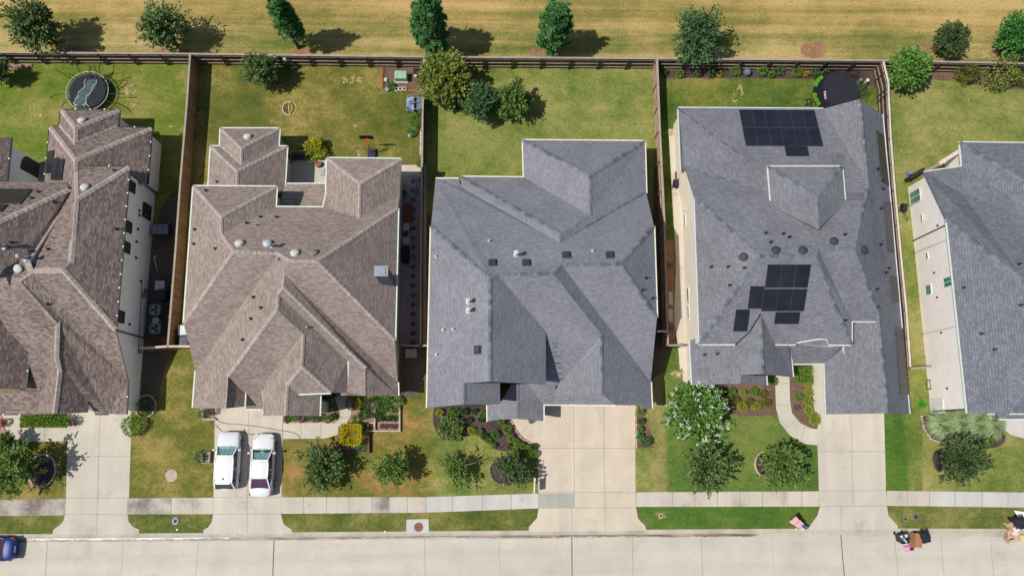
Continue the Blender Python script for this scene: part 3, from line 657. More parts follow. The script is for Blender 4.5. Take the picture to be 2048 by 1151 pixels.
# ---------------------------------------------------------------- brown house, white side wall (left edge)
h = House('umber shingled house at the left edge with a tall white side wall', (150, 580), SH_B1, CAP_B, W1, BLACKM, BLACKM, .21, 1)
h.block('1R', [('N', [(122.3, 220), (238.5, 220), (150, 255.6)]), ('E', [(238.5, 220), (235.8, 254.2), (150, 290.4), (150, 255.6)]), ('W', [(122.3, 220), (150, 255.6), (150, 290.4), (118, 253.5)]),
 ('N', [(99.5, 254.2), (118, 253.5), (150, 290.4), (235.8, 254.2), (303, 256.4), (150, 319.5)]), ('E', [(303, 256.4), (294, 368), (258, 368), (150, 352), (150, 319.5)]), ('W', [(99.5, 254.2), (150, 319.5), (150, 352), (141, 380), (88, 380)])],
 [(122.3, 220, 2.75), (238.5, 220, 2.75), (99.5, 254.2, 2.75), (303, 256.4, 2.75), (294, 368, 2.75), (118, 253.5, 2.75), (88, 380, 2.75)], .78)
h.block('1M', [
 ('E', [(258.8, 333.6), (231, 659), (126, 540.5), (141.5, 527), (145.4, 480), (151.7, 399.3)]), ('N', [(178.2, 333), (258.8, 333.6), (151.7, 399.3), (150, 345)]),
 ('S', [(62, 542), (126, 540.5), (231, 659), (255, 758)]), ('E', [(37.5, 558), (62, 542), (255, 758), (252, 828), (216, 827), (111, 712), (114, 644)]),
 ('S', [(-60, 566), (0, 536), (50, 513), (62, 542), (37.5, 558), (114, 644), (88, 740), (80, 779), (50, 779), (58, 705), (-60, 577)]),
 ('N', [(140, 377), (145.4, 480), (141.5, 527), (126, 540.5), (62, 542), (50, 513)]), ('W', [(140, 377), (150, 345), (151.7, 399.3), (145.4, 480)]),
 ('W', [(114, 644), (111, 712), (118, 744), (108, 827), (74, 827), (88, 740)]), ('S', [(111, 712), (216, 827), (190, 827), (174, 801), (118, 744)]), ('E', [(118, 744), (174, 801), (172, 824), (108, 827)])],
 [(258.8, 333.6, 5.4), (231, 659, 5.4), (178.2, 333, 5.4), (255, 758, 2.9), (252, 828, 2.9), (216, 827, 2.9), (190, 827, 2.9), (74, 827, 3.2)], .8)
h.block('1W', [('N', [(-60, 363.3), (131.3, 363.3), (140, 377), (-60, 470)]), ('E', [(140, 377), (51, 514), (0, 537), (-60, 567), (-60, 470)])], [(131.3, 363.3, 5.3), (-60, 363.3, 5.3)], .8, skip=True)
h.block('1G', [('E', [(-60, 578), (0, 642), (58, 705), (51, 777), (-60, 777)])], [(58, 705, 4.6)], .85)
h.block('1P', [('S', [(-60, 780), (80, 780), (74, 827), (-60, 827)])], [(-60, 827, 2.8), (74, 827, 2.8)], .3)
h.block('1L', [('E', [(-60, 274), (22, 274.5), (13, 361), (-60, 361)])], [(22, 274.5, 4.5), (13, 361, 4.5)], .78)
h.finish(); H1 = h
for u, v in ((170.4, 375.8), (164, 242.5), (37.5, 536)): h.vent(u, v, 'dome', VW)
for u, v in ((51, 517), (8, 494)): h.vent(u, v, 'flue', VL)
for u, v in ((229, 341), (78, 384), (65, 396), (110, 404), (141, 378), (97, 498), (61, 502), (24, 485), (97, 608), (234, 458)): h.vent(u, v, 'pipe', VB)
a, b = P(258.8, 333.6, 5.4), P(231, 659, 5.4); i_ = Vector((-.32, 0, 0)); a += i_; b += i_
for q, br in (([(258, 361), (270, 364.5), (269.5, 387), (257.5, 381)], 0), ([(286, 405), (302, 412), (300.5, 441), (284, 432.5)], 1), ([(251.6, 440), (263.5, 446), (262, 467), (249.6, 461)], 0), ([(247, 480), (260, 488), (258.5, 508), (246, 502)], 0), ([(234, 620), (248.7, 623), (247, 646), (232.5, 642)], 0)): h.window(q, a, b, GLASSD, BLACKM, br)
h.pipe([(258, 347), (318, 392)], a, b, BLACKM); h.pipe([(231, 660), (294, 677)], a, b, BLACKM, .05)
for u, v in ((278, 421), (278, 430), (275, 458), (272, 483), (271, 515), (281, 562), (258, 648)): h.wallbox(u, v, a, b, (.16, .1, .2), BLACKM, 'wall_vent')
for u, v in ((285, 590), (278, 702), (289, 581)): h.wallbox(u, v, a, b, (.3, .14, .5), simple('grey_meter_box', (132, 136, 144)), 'meter_box')
m = MB(); p0, n0 = h.wallray(283, 560, a, b, .05); p1, _ = h.wallray(276, 700, a, b, .05); m.tube([p0, p1], .03, 6); m.build('conduit', simple('grey_conduit', (120, 124, 130)), h.root)
h.panel([(97, 303), (110.5, 300), (103, 346), (94.5, 348)], 1, 2, PANEL); h.panel([(108, 317), (120, 315), (113, 360.5), (103.5, 360.5)], 1, 2, PANEL); h.panel([(121, 319), (130.5, 318), (125.5, 361), (114, 361)], 1, 2, PANEL)
h.panel([(-40, 379), (65, 379.5), (54, 394), (-40, 394)], 3, 1, PANEL); h.panel([(-40, 395), (53, 395), (41, 409), (-40, 408)], 3, 1, PANEL); h.panel([(-40, 410), (16, 411), (2, 425), (-40, 424)], 2, 1, PANEL)
m = MB(); q0 = P(28, 318, 2.2); xw = q0.x + .02
arch = [(-1.1, 0), (-1.1, 1.7)] + [(-1.1 * math.cos(t * math.pi / 8), 1.7 + .8 * math.sin(t * math.pi / 8)) for t in range(1, 8)] + [(1.1, 1.7), (1.1, 0)]
yc = P(62, 345, 1.0).y; m.poly([(P(22, 274.5, 4.5).x - .29, yc + y, .02 + z) for y, z in arch]); m.build('arched_doorway', simple('dark_doorway', (62, 54, 54)), h.root)
# ---------------------------------------------------------------- grey house with the wide driveway
h = House('grey gabled house at the top of the widest driveway', (1085, 600), SH_G, CAP_G, W3, simple('cream_gutter', (232, 226, 206), .5), simple('cream_trim', (226, 214, 196), .6), .14)
h.block('3M', [('N', [(1045.4, 280), (1289.7, 282), (1180.2, 350)]), ('W', [(1045.4, 280), (1180.2, 350), (1180.2, 430.8), (1047.8, 354.4)]), ('N', [(922, 353.3), (1047.8, 354.4), (1180.2, 430.8), (1120.3, 467)]),
 ('E', [(1289.7, 282), (1292.5, 386), (1120.3, 485.5), (1120.3, 467), (1180.2, 430.8), (1180.2, 350)]), ('W', [(922, 353.3), (1120.3, 467), (1120.3, 485.5), (922, 373.4)]),
 ('N', [(871.3, 357), (917, 357), (922, 373.4), (1120.3, 485.5), (1292.5, 386), (1308, 451.6), (1241.5, 527.2), (1123, 529.5), (1106.5, 547), (995, 549), (980.8, 557), (862, 452)]),
 ('W', [(862, 452), (980.8, 557), (980.4, 762.6), (927.6, 765.4), (927.6, 808), (854, 815)]), ('E', [(927.6, 766.5), (1000, 765.5), (1000, 807), (927.6, 808)]),
 ('E', [(980.8, 557), (995, 549), (1091.6, 662), (1091.6, 768), (980.4, 762.6)]), ('S', [(995, 549), (1106.5, 547), (1203.5, 670), (1116, 770), (1084, 773), (1091.6, 662)]),
 ('E', [(1123, 529.5), (1301.5, 763), (1304, 817), (1283, 817.5), (1282, 810), (1231.5, 809), (1204, 787), (1203.5, 670), (1106.5, 547)]),
 ('S', [(1123, 529.5), (1241.5, 527.2), (1314, 634), (1301.5, 763)]), ('E', [(1241.5, 527.2), (1308, 451.6), (1314, 634)]), ('W', [(1203.5, 670), (1204, 787), (1104, 791), (1116, 770)])],
 [(1045.4, 280, 2.9), (1289.7, 282, 2.9), (1047.8, 354.4, 2.9), (922, 353.3, 2.9), (871.3, 357, 2.9), (917, 357, 2.9), (862, 452, 5.5), (854, 815, 5.5), (1308, 451.6, 5.5), (1314, 634, 5.5), (1304, 817, 2.9), (1301.5, 763, 2.9)], .62, skip=((1091.6, 715), (1043, 715), (1100, 771), (1110, 780), (1000, 786)))
h.block('3S', [('S', [(1097, 788), (1231, 785), (1231.5, 809), (1097, 808)])], [(1231.5, 809, 2.8), (1097, 808, 2.8)], .35)
h.block('3P', [('W', [(974.6, 809), (1001, 806), (1022, 768), (1034.7, 768), (1034.7, 837), (998, 838), (975, 842.5)]), ('E', [(1034.7, 768), (1055, 767), (1086.8, 808), (1086.8, 841), (1034.7, 837)]), ('S', [(1055, 767), (1112, 769), (1104, 808), (1086.8, 808)])],
 [(975, 842.5, 2.6), (974.6, 809, 2.6), (1086.8, 841, 2.6), (1086.8, 808, 2.6), (1104, 808, 2.6)], .4, skip=((1011, 787), (1001, 806), (988, 807)))
h.finish(); H3 = h
for u, v in ((985.5, 525.5), (1053, 525.5), (1133, 510), (1220, 510), (956, 699)): h.vent(u, v, 'box', VD)
for u, v in ((937, 604), (937, 622)): h.vent(u, v, 'flue', VW)
h.vent(1032, 510, 'flue', VW)
for u, v in ((978, 482), (1185, 502), (872, 513), (886, 658.5), (906, 658.5), (873, 708.5), (1292, 555.5), (1285, 579.5), (1305, 596)): h.vent(u, v, 'pipe', VW if u < 1280 else VB)
m = MB(); p = P(1175, 812, 1.2); m.box((p.x, p.y + .75, 1.15), (4.7, .1, 2.2)); m.build('garage_door', WHITE, h.root)
SCF = simple('dark_worn_shingle', (74, 76, 84), .95, 0, .2, 4); rs = random.Random(4)
H3.scuff([(1106 + k * 2.2 + j * 6 + (y - 690) * .16, y + k % 2 * 1.2, rs.uniform(2, 4.5), .55) for y in (686, 692, 704, 711, 725, 734, 746, 757) for k in range(2) for j in range(2) if rs.random() < .8], SCF, 'water_streak')
# ---------------------------------------------------------------- slate grey house with solar panels
h = House('slate grey house with dark solar panels on its roof', (1580, 600), SH_G4, CAP_G, W4, GUTW, GUTW, .14)
h.block('4M', [('N', [(1356.5, 215.6), (1647, 217.4), (1737, 372), (1709, 497), (1638, 496), (1630, 513), (1520, 511.5), (1389, 393), (1371, 336), (1545, 388), (1534, 348)]), ('W', [(1356.5, 215.6), (1534, 348), (1545, 388), (1371, 336), (1362, 343)]),
 ('W', [(1647, 217.4), (1720.8, 198), (1737, 372)]), ('E', [(1720.8, 198), (1765, 228.7), (1819, 827), (1777, 826), (1757, 625), (1709, 497), (1737, 372)]),
 ('S', [(1520, 511.5), (1630, 513), (1703.5, 688.6), (1657, 688.6), (1655, 678), (1640, 676), (1593, 684), (1592, 688), (1551, 688), (1521.4, 625), (1497, 664), (1470, 687.5), (1399, 688)]), ('W', [(1389, 393), (1520, 511.5), (1399, 688)]),
 ('E', [(1638, 496), (1640, 506), (1703.5, 642), (1703.5, 688.6), (1630, 513)]), ('S', [(1638, 496), (1709, 497), (1757, 625), (1751, 642), (1703.5, 642), (1640, 506)]),
 ('W', [(1757, 625), (1777, 826), (1652, 828), (1649, 726), (1690, 692.5), (1699, 652)]), ('S', [(1580, 679), (1696, 679), (1690, 692.5), (1649, 726), (1587, 727)])],
 [(1356.5, 215.6, 2.9), (1647, 217.4, 2.9), (1362, 343, 2.9), (1765, 228.7, 2.9), (1819, 827, 2.9), (1652, 828, 2.9), (1649, 726, 2.9), (1587, 727, 2.9), (1389, 393, 5.2), (1399, 688, 5.2), (1551, 688, 5.2), (1703.5, 642, 5.2)], .42, .25, skip=((1536, 656), (1509, 645), (1483, 676), (1591, 703), (1584, 703)))
_t = BVHTree.FromPolygons(h.bv, h.bf)
zz = [_t.ray_cast(Vector((0, 0, H)), ray(u, v))[0].z for u, v in ((1537, 335), (1684, 335), (1543, 409), (1689, 403))]
zu = max(zz) - .1
h.block('4U', [('N', [(1536, 333), (1685, 333), (1634, 392.7)]), ('W', [(1536, 333), (1634, 392.7), (1637, 458), (1542.5, 411)]), ('E', [(1685, 333), (1690.4, 405), (1637, 458), (1634, 392.7)])],
 [(1536, 333, zu), (1685, 333, zu), (1690.4, 405, zu), (1542.5, 411, zu)], .42, .1)
h.block('4C', [('W', [(1379.5, 680), (1440, 660), (1521.4, 625), (1528.2, 747), (1481, 750), (1481, 767), (1384.3, 769)]), ('E', [(1521.4, 625), (1575, 680), (1580, 690), (1586, 753.3), (1528.2, 747)]), ('E', [(1481, 751.5), (1532.4, 751), (1533.8, 770), (1481, 767)])],
 [(1379.5, 680, 2.9), (1384.3, 769, 2.9), (1580, 690, 3.1), (1586, 753.3, 3.1)], .5)
h.finish(); H4 = h
h.panel([(1477, 220.5), (1628, 221.5), (1646, 294), (1491, 292.7)], 6, 2, PANEL); h.panel([(1567.5, 293.5), (1614, 293.5), (1618, 313.5), (1571.7, 313.5)], 1, 1, PANEL)
h.panel([(1534.6, 527.9), (1621.4, 527.9), (1613.8, 575.2), (1528.6, 575.2)], 3, 1, PANEL); h.panel([(1500, 571), (1528.6, 571), (1522, 617), (1494, 617)], 1, 1, PANEL)
h.panel([(1527.5, 576.4), (1613.8, 576.4), (1606.5, 622), (1521.4, 622)], 3, 1, PANEL); h.panel([(1550, 623), (1600, 623), (1596.6, 647.4), (1546.8, 647.4)], 1, 1, PANEL); h.panel([(1471, 617.7), (1499.3, 617.7), (1493.3, 662.2), (1465.2, 662.2)], 1, 1, PANEL)
h.panel([(1751, 261), (1765.5, 272), (1776, 372), (1761, 363)], 1, 5, PANELB); h.panel([(1766.5, 404), (1779, 404), (1787, 504), (1774.7, 504)], 1, 5, PANELB); h.panel([(1779.4, 552), (1791.5, 552), (1796.5, 604), (1784, 604.6)], 1, 3, PANELB); h.panel([(1789.4, 653), (1803, 656), (1815, 789), (1799.8, 788)], 1, 7, PANELB)
for u, v in ((1487, 514), (1551, 501), (1605, 501), (1667, 483), (1727, 500)): h.vent(u, v, 'dome', VD)
for u, v in ((1531, 466), (1541, 484), (1566, 467.5), (1578, 474), (1689, 469), (1422, 533.5), (1455.5, 533.5), (1488, 535.5), (1459, 570.5), (1760, 489), (1754, 338), (1764, 362), (1765, 378), (1761, 417), (1777, 536), (1771, 545), (1753, 578), (1754, 614), (1690, 640), (1409, 709), (1434, 707)): h.vent(u, v, 'pipe', VB)
SCF4 = simple('dark_scuffed_shingle', (84, 86, 93), .95, 0, .2, 4)
h.scuff([(1664 + i * 5 + (j % 2) * 2.5 + j * .5, 310 + j * 3.6, 1.9, .8) for j in range(8) for i in range(5) if rs.random() < .8], SCF4, 'scuffed_shingles'); h.scuff([(1695 + i * 5 + (j % 2) * 2.5, 386 + j * 3.4, 1.9, .8) for j in range(5) for i in range(7)], SCF4, 'scuffed_shingles')
a, b = P(1389, 393, 5.2) + Vector((.25, 0, 0)), P(1399, 688, 5.2) + Vector((.25, 0, 0))
for q in ([(1364.5, 367.7), (1368.7, 362), (1369, 388.6), (1366, 392.7)], [(1365.8, 400), (1370, 396), (1370.3, 420), (1367, 424)], [(1367.5, 432), (1371.5, 428), (1372, 453), (1369, 457)], [(1373.8, 576.4), (1378.4, 575.7), (1378.4, 603.8), (1374.5, 603.8)], [(1375, 612), (1378.4, 611), (1379, 637), (1375.5, 638.5)]): h.window(q, a, b, GLASSD, WHITE)
# ---------------------------------------------------------------- blue grey house at the right edge
h = House('blue grey shingled house at the right edge with a pale brick side wall', (1960, 640), SH_G5, CAP_G, W5, GUTG, WHITE, .2)
h.block('5M', [('W', [(1919.5, 284.5), (2047, 360), (2120, 403), (2120, 460), (1925, 387), (1924, 333)]), ('N', [(1919.5, 284.5), (2120, 286.5), (2120, 403), (2047, 360)]),
 ('N', [(1848.6, 343.6), (1924, 333), (1925, 387), (2120, 460), (2120, 612), (2046.5, 558), (1893, 438)]), ('W', [(1893, 438), (2046.5, 558), (2120, 612), (2120, 690), (2048, 719), (2016, 758), (2020, 826), (1935, 826)]),
 ('S', [(2048, 719), (2120, 690), (2120, 826), (2020, 826), (2016, 758)])],
 [(1893, 438, 5.4), (1935, 826, 5.4), (1919.5, 284.5, 2.9), (2120, 286.5, 2.9), (1924, 333, 2.9), (1848.6, 343.6, 3.2)], .5)
h.block('5P', [('S', [(1990, 815), (2120, 815), (2120, 837), (1998, 837)])], [(2120, 837, 2.7), (1998, 837, 2.7)], .3)
h.finish(); H5 = h
a, b = P(1893, 438, 5.4) + Vector((.32, 0, 0)), P(1935, 826, 5.4) + Vector((.32, 0, 0))
for q, br in (([(1823, 384), (1844, 377.6), (1845, 402), (1824, 410)], 1), ([(1844, 430), (1848.5, 428.5), (1849, 441), (1845, 443)], 0), ([(1851, 506), (1856.5, 504.5), (1857, 517), (1853, 519)], 0), ([(1851, 571), (1862.5, 568), (1864, 587), (1853, 591)], 0), ([(1887, 556), (1906, 551), (1907, 571), (1889, 575)], 1)): h.window(q, a, b, GLASSG, WHITE, br, off=.16 if q[0][1] < 470 else .03)
h.pipe([(1891, 451), (1818, 486)], a, b, VB, .05); h.pipe([(1936, 818), (1866, 822)], a, b, VB, .05)
h.pipe([(1911, 653), (1842, 669)], a, b, simple('brick_joint', (150, 138, 132)), .02, 'expansion_joint'); h.pipe([(1893, 480), (1826, 508)], a, b, simple('brick_joint_dark', (140, 128, 122)), .02, 'expansion_joint')
for u, v in ((1876, 451), (1869, 545), (1875, 594), (1836, 609), (1883, 665), (1844, 680), (1895, 776)): h.wallbox(u, v, a, b, (.14, .08, .16), VB, 'wall_vent')
h.wallbox(1874, 811, a, b, (1.1, .06, 1.9), simple('pale_wall_panel', (226, 222, 218)), 'wall_panel')
m = MB(); p0 = P(1844, 765, .9); p1 = P(1851, 774, .9)
m = MB(); q, n = h.wallray(1848, 770, a, b, .16); t = Vector((-n.y, n.x, 0))
for s_ in (-.35, .35): m.bar(q + t * s_, q + t * s_ + Vector((0, 0, 1.3)), .05, .05)
for z_ in (.1, .6, 1.2): m.bar(q - t * .35 + Vector((0, 0, z_)), q + t * .35 + Vector((0, 0, z_)), .04, .04)
m.build('wall_bracket', VB, h.root)
for u, v in ((2037, 528), (1926, 575), (2040, 610), (1962, 667), (1988, 698)): h.vent(u, v, 'pipe', VB)
# ================================================================ fences
BOARD = island('weathered_fence_boards', .9, (74, 60, 52), (88, 72, 62), (100, 84, 74), (64, 52, 48), grain=(2, 2, .5))
BOARDR = island('reddish_fence_boards', .9, (172, 130, 94), (190, 148, 108), (152, 116, 88), grain=(2, 2, .5))
RAILM = simple('pale_fence_rail', (176, 158, 138), .85, 0, .2, 2); CAPM = simple('grey_fence_cap', (166, 154, 142), .85, 0, .15, 1.5); CAPW = simple('light_fence_cap', (214, 204, 188), .85, 0, .12, 1.5)
def fence(pts, label, bm=BOARD, cm=CAPM, h=1.9, side=1, name='fence'):
    p = [P(u, v, h) for u, v in pts]; p = [Vector((q.x, q.y, 0)) for q in p]; c = sum(p, Vector()) / len(p)
    root = empty(name, p[0], label, 'fence'); b, r, k = MB(), MB(), MB()
    for a, e in zip(p, p[1:]):
        t = e - a; L = t.length; t /= L; n = Vector((-t.y, t.x, 0)) * side; m = max(1, int(L / .145)); ang = math.atan2(t.y, t.x)
        for i in range(m):
            q = a + t * (L * (i + .5) / m); hh = h - .06 - random.uniform(0, .02)
            b.box(q + Vector((0, 0, hh / 2)), (L / m - .008, .02, hh), ang)
        for z in (.35, .95, 1.6): r.bar(a + n * .035 + Vector((0, 0, z)), e + n * .035 + Vector((0, 0, z)), .045, .09)
        k.bar(a + Vector((0, 0, h - .02)), e + Vector((0, 0, h - .02)), .15, .04)
        m = max(1, round(L / 2.45))
        for i in range(m):
            q = a + t * (L * (i + (.5 if m == 1 else 0)) / m) + n * .1; w = MB(); w.box(q + Vector((0, 0, (h - .1) / 2)), (.09, .09, h - .1), ang); w.build('post', bm, root)
    b.build('board_panel', bm, root); r.build('rail', RAILM, root); k.build('cap', cm, root)
    return root
fence([(-60, 104), (380, 107.5), (848, 113.5), (1315, 117), (1767, 121), (2110, 128)], 'long dark back fence between the yards and the dry field', side=-1)
fence([(380, 109), (374, 200), (361, 356), (350, 510), (335, 694)], 'tall weathered fence between the umber house and the brown house', BOARDR, CAPM, side=-1)
fence([(848, 115), (845, 230), (842.5, 460), (841, 692)], 'dark fence between the brown house and the grey gabled house', BOARD, CAPM, side=-1)
fence([(1314.5, 119), (1320, 260), (1329, 440), (1336, 690)], 'brown fence between the grey gabled house and the solar panel house', BOARDR, CAPM, side=-1)
fence([(1767, 123), (1777, 165), (1777.5, 187), (1782, 277), (1790, 380), (1803, 520), (1813, 620), (1821, 733)], 'angled fence with a light cap beside the pale brick side wall', BOARD, CAPW, side=-1)
fence([(281, 696), (333, 692)], 'short front fence return beside the air conditioners', BOARDR, CAPW, side=1)
fence([(337, 692), (381, 692)], 'short front fence return beside the two wheeled bins', BOARDR, CAPW, side=1)
fence([(803, 690), (840, 691), (855, 690)], 'short dark gate fence closing the paver strip', BOARD, CAPM, side=1)
fence([(1314, 662), (1334, 662)], 'short pale gate fence right of the grey gabled house', BOARD, CAPW, side=1)
fence([(1337, 690), (1366, 690)], 'short brown gate fence across the concrete side path', BOARD, CAPM, side=1)
fence([(1822, 736), (1864, 733)], 'short brown fence return meeting the pale brick wall', BOARDR, CAPM, side=1)
# ================================================================ vegetation
RN = np.random.default_rng(11)
def unit(a): return a / np.maximum(1e-6, np.linalg.norm(a, axis=1, keepdims=True))
def leafobj(name, pos, fwd, side, L, Wd, mats, parent=None, origin=None, mi=None):
    n = len(pos); L = np.asarray(L).reshape(-1, 1) * np.ones((n, 1)); Wd = np.asarray(Wd).reshape(-1, 1) * np.ones((n, 1))
    v = np.empty((n, 4, 3)); v[:, 0] = pos; v[:, 1] = pos + fwd * L * .45 + side * Wd; v[:, 2] = pos + fwd * L; v[:, 3] = pos + fwd * L * .45 - side * Wd
    org = world(parent) if parent is not None else Vector(origin); v -= np.array(org)
    me = bpy.data.meshes.new(name); me.vertices.add(n * 4); me.vertices.foreach_set('co', v.reshape(-1)); me.loops.add(n * 4); me.loops.foreach_set('vertex_index', np.arange(n * 4))
    me.polygons.add(n); me.polygons.foreach_set('loop_start', np.arange(n) * 4); me.polygons.foreach_set('loop_total', np.full(n, 4))
    mats = mats if isinstance(mats, (list, tuple)) else [mats]
    for m in mats: me.materials.append(m)
    if mi is not None: me.polygons.foreach_set('material_index', np.asarray(mi, dtype=np.int32))
    me.update(calc_edges=True); o = bpy.data.objects.new(name, me); COL.objects.link(o)
    if parent is not None: o.parent = parent
    else: o.location = org
    return o
def frames(d, jit):
    n = len(d); f = unit(d + RN.normal(0, jit, (n, 3))); s = unit(np.cross(f, unit(np.array([0, 0, 1.]) + RN.normal(0, .45, (n, 3))))); return f, s
def crown_pts(c, rx, ry, rz, ntw, nl, l0=.3, spread=.07, lump=.2, up=.1, taper=0., fan=.29):
    nb = max(14, ntw // 7); bd = unit(RN.normal(0, 1, (nb, 3)) + np.array([0, 0, up])); bl = RN.uniform(1 - lump * 1.5, 1 + lump * .45, nb)
    i = RN.integers(0, nb, ntw); d = unit(bd[i] + RN.normal(0, fan, (ntw, 3))); dv = np.linalg.norm(d - bd[i], axis=1)
    f = bl[i] * RN.uniform(.82, 1.08, ntw) * (1 - .25 * dv); tp = 1 - taper * (d[:, 2] * .5 + .5)
    env = d * np.array([rx, ry, rz]) * f[:, None]; env[:, :2] *= tp[:, None]
    st = env * RN.uniform(l0 * .5, l0 * 1.6, (ntw, 1)); t = RN.uniform(0, 1, (ntw, nl)) ** .6
    p = st[:, None] + (env - st)[:, None] * t[..., None]; p += RN.normal(0, 1, p.shape) * spread * (1.15 - .6 * t[..., None]); dd = unit(env - st)
    return p.reshape(-1, 3) + np.array(c), np.repeat(dd, nl, axis=0)
def trunk(root, base, h, r, limbs=5, rad=1., mat=None):
    m = MB(); b = Vector(base); top = b + Vector((R(-.15, .15), R(-.15, .15), h)); mid = b + Vector((R(-.08, .08), R(-.08, .08), h * .5))
    m.tube([b + Vector((0, 0, -.05)), mid, top], r, 8, r2=r * .35)
    for i in range(limbs):
        a = i * 6.283 / limbs + R(-.4, .4); s = b + (top - b) * R(.35, .75); m.tube([s, s + Vector((math.cos(a) * rad * .45, math.sin(a) * rad * .45, h * .2)), s + Vector((math.cos(a) * rad * .85, math.sin(a) * rad * .85, h * R(.25, .45)))], r * .4, 6, r2=r * .1)
    m.build('trunk', mat or BARK, root, smooth=True)
BARK = simple('tree_bark', (104, 88, 74), .95, 0, .25, 6); BARKP = simple('pale_bark', (170, 156, 138), .9, 0, .2, 6)
OAK = leaf('oak_leaves', (54, 74, 40), (82, 106, 54), (110, 136, 74), (146, 168, 104)); OAKB = leaf('bright_oak_leaves', (66, 90, 40), (92, 122, 52), (118, 148, 68), (146, 170, 92))
PINE = leaf('pine_needles', (46, 84, 44), (70, 118, 60), (96, 148, 80), (118, 168, 98), trans=.15); YEL = leaf('yellow_green_leaves', (86, 104, 36), (114, 130, 50), (142, 156, 68), (164, 172, 90))
BLU = leaf('blue_green_leaves', (50, 80, 46), (74, 108, 62), (98, 132, 80), (122, 152, 102)); MAG = leaf('glossy_bright_leaves', (38, 84, 34), (58, 118, 44), (88, 150, 66), (124, 178, 98))
MYR = leaf('myrtle_leaves', (54, 92, 34), (84, 130, 50), (118, 160, 70), (142, 180, 96)); DRK = leaf('dark_leaves', (46, 62, 36), (68, 90, 50), (94, 118, 66), (124, 146, 90))
BLOS = leaf('white_blossom', (226, 230, 220), (244, 244, 240)); LIME = leaf('lime_leaves', (120, 140, 30), (150, 168, 44), (176, 190, 70)); GOLD = leaf('golden_yellow_leaves', (172, 160, 6), (206, 194, 10), (230, 216, 40))
BOX = leaf('boxwood_leaves', (74, 112, 36), (104, 146, 50), (138, 174, 72)); BOXD = leaf('dark_boxwood_leaves', (44, 74, 30), (64, 98, 40), (90, 122, 56)); PINK = leaf('pink_flowers', (214, 160, 170), (236, 200, 204)); PLUM = leaf('plum_twigs', (96, 70, 76), (130, 104, 108), (156, 134, 134))
SILV_ = leaf('silvery_grass_blades', (140, 162, 110), (168, 188, 136), (196, 212, 166)); PURP = leaf('dark_purple_grass', (52, 44, 46), (76, 64, 66), (98, 84, 84)); OLIV = leaf('olive_leaves', (88, 96, 30), (112, 118, 38), (132, 136, 52)); FLY = leaf('yellow_flowers', (216, 180, 30), (236, 206, 60)); FLO = leaf('orange_flowers', (214, 130, 30), (236, 160, 50))
def tree(u, v, rpx, h, kind, label, name='tree', group=None, zlo=.22, rpy=None, **k):
    zm = h * (zlo + 1) / 2; c = P(u, v, zm); base = (c.x, c.y, 0); root = empty(name, base, label, 'tree', group)
    s = (H - zm) / F; kz = 1.12 if kind == 'pine' else (1.1 if v > 700 else 1.18); rx = rpx * s * kz; ry = (rpy or rpx) * s * kz; rz = h * (1 - zlo) / 2 * 1.08
    trunk(root, base, h * .72, .035 * h ** .8 + .03, 6, rx, k.get('bark'))
    m = {'oak': OAK, 'oakb': OAKB, 'pine': PINE, 'yel': YEL, 'blu': BLU, 'mag': MAG, 'myr': MYR, 'myrg': MYR, 'drk': DRK}[kind]; A = rx * ry + rx * rz * .6
    if kind == 'pine':
        nt_ = int(95 * A ** .8); p, d = crown_pts(c, rx * .92, ry * .92, rz, nt_, 1, .75, .05, .22, .25, k.get('taper', .35)); nn = 46
        dd = unit(np.repeat(d, nn, axis=0) * .55 + RN.normal(0, .6, (nt_ * nn, 3)) + np.array([0, 0, .15])); pp = np.repeat(p, nn, axis=0) - dd * .06; f, sd = frames(dd, .05)
        leafobj('crown', pp, f, sd, RN.uniform(.28, .46, len(pp)), .035, m, root)
    else:
        dn = k.get('dens', 1.); ls = k.get('ls', .2); nt_ = int(k.get('ntw', 95) * A * dn); p, d = crown_pts(c, rx, ry, rz, nt_, k.get('nl', 16), k.get('l0', .35), k.get('spread', .08), k.get('lump', .28), k.get('up', .25), k.get('taper', 0.)); f, sd = frames(d, k.get('jit', .75))
        leafobj('crown', p, f, sd, RN.uniform(ls * .7, ls * 1.3, len(p)), ls * k.get('lw', .26), m, root)
    if kind == 'myr':
        d = unit(RN.normal(0, 1, (70, 3)) + np.array([-.1, -.1, .5])); q = np.array(c) + d * np.array([rx, ry, rz]) * RN.uniform(.85, 1.12, (70, 1)); q = np.repeat(q, 12, axis=0) + RN.normal(0, .08, (70 * 12, 3)); f, sd = frames(np.repeat(d, 12, axis=0), 1.)
        leafobj('blossom', q, f, sd, .1, .05, BLOS, root)
    return root
T = tree
g = 'trees along the field side of the back fence'
T(66, 46, 50, 5.6, 'oak', 'dark leafy tree at the far left of the dry field', group=g, ntw=58, ls=.26, up=.1, lump=.38)
T(323, 52, 50, 5.2, 'oak', 'spiky dark tree in the dry field, second from the left', group=g, ntw=56, ls=.24, lump=.42)
T(571, 42, 34, 8, 'pine', 'slender bright green pine in the dry field', 'pine_tree', group=g, zlo=.1, taper=.3)
T(858, 52, 54, 8.2, 'pine', 'largest dense pine in the dry field behind the fence', 'pine_tree', group=g, zlo=.08)
T(1110, 54, 43, 7.6, 'pine', 'mid sized pine in the dry field right of the largest pine', 'pine_tree', group=g, zlo=.08)
T(1395, 68, 56, 5.2, 'blu', 'wide feathery tree overhanging the back fence left of the red earth patch', group=g, ntw=56, ls=.24, lump=.42)
T(1903, 80, 34, 3.8, 'drk', 'small rounded dark tree in the dry field', group=g, ntw=120, ls=.2)
T(2042, 70, 42, 4.4, 'mag', 'glossy bright green tree at the right edge of the field', group=g, ntw=110, ls=.24, lw=.3)
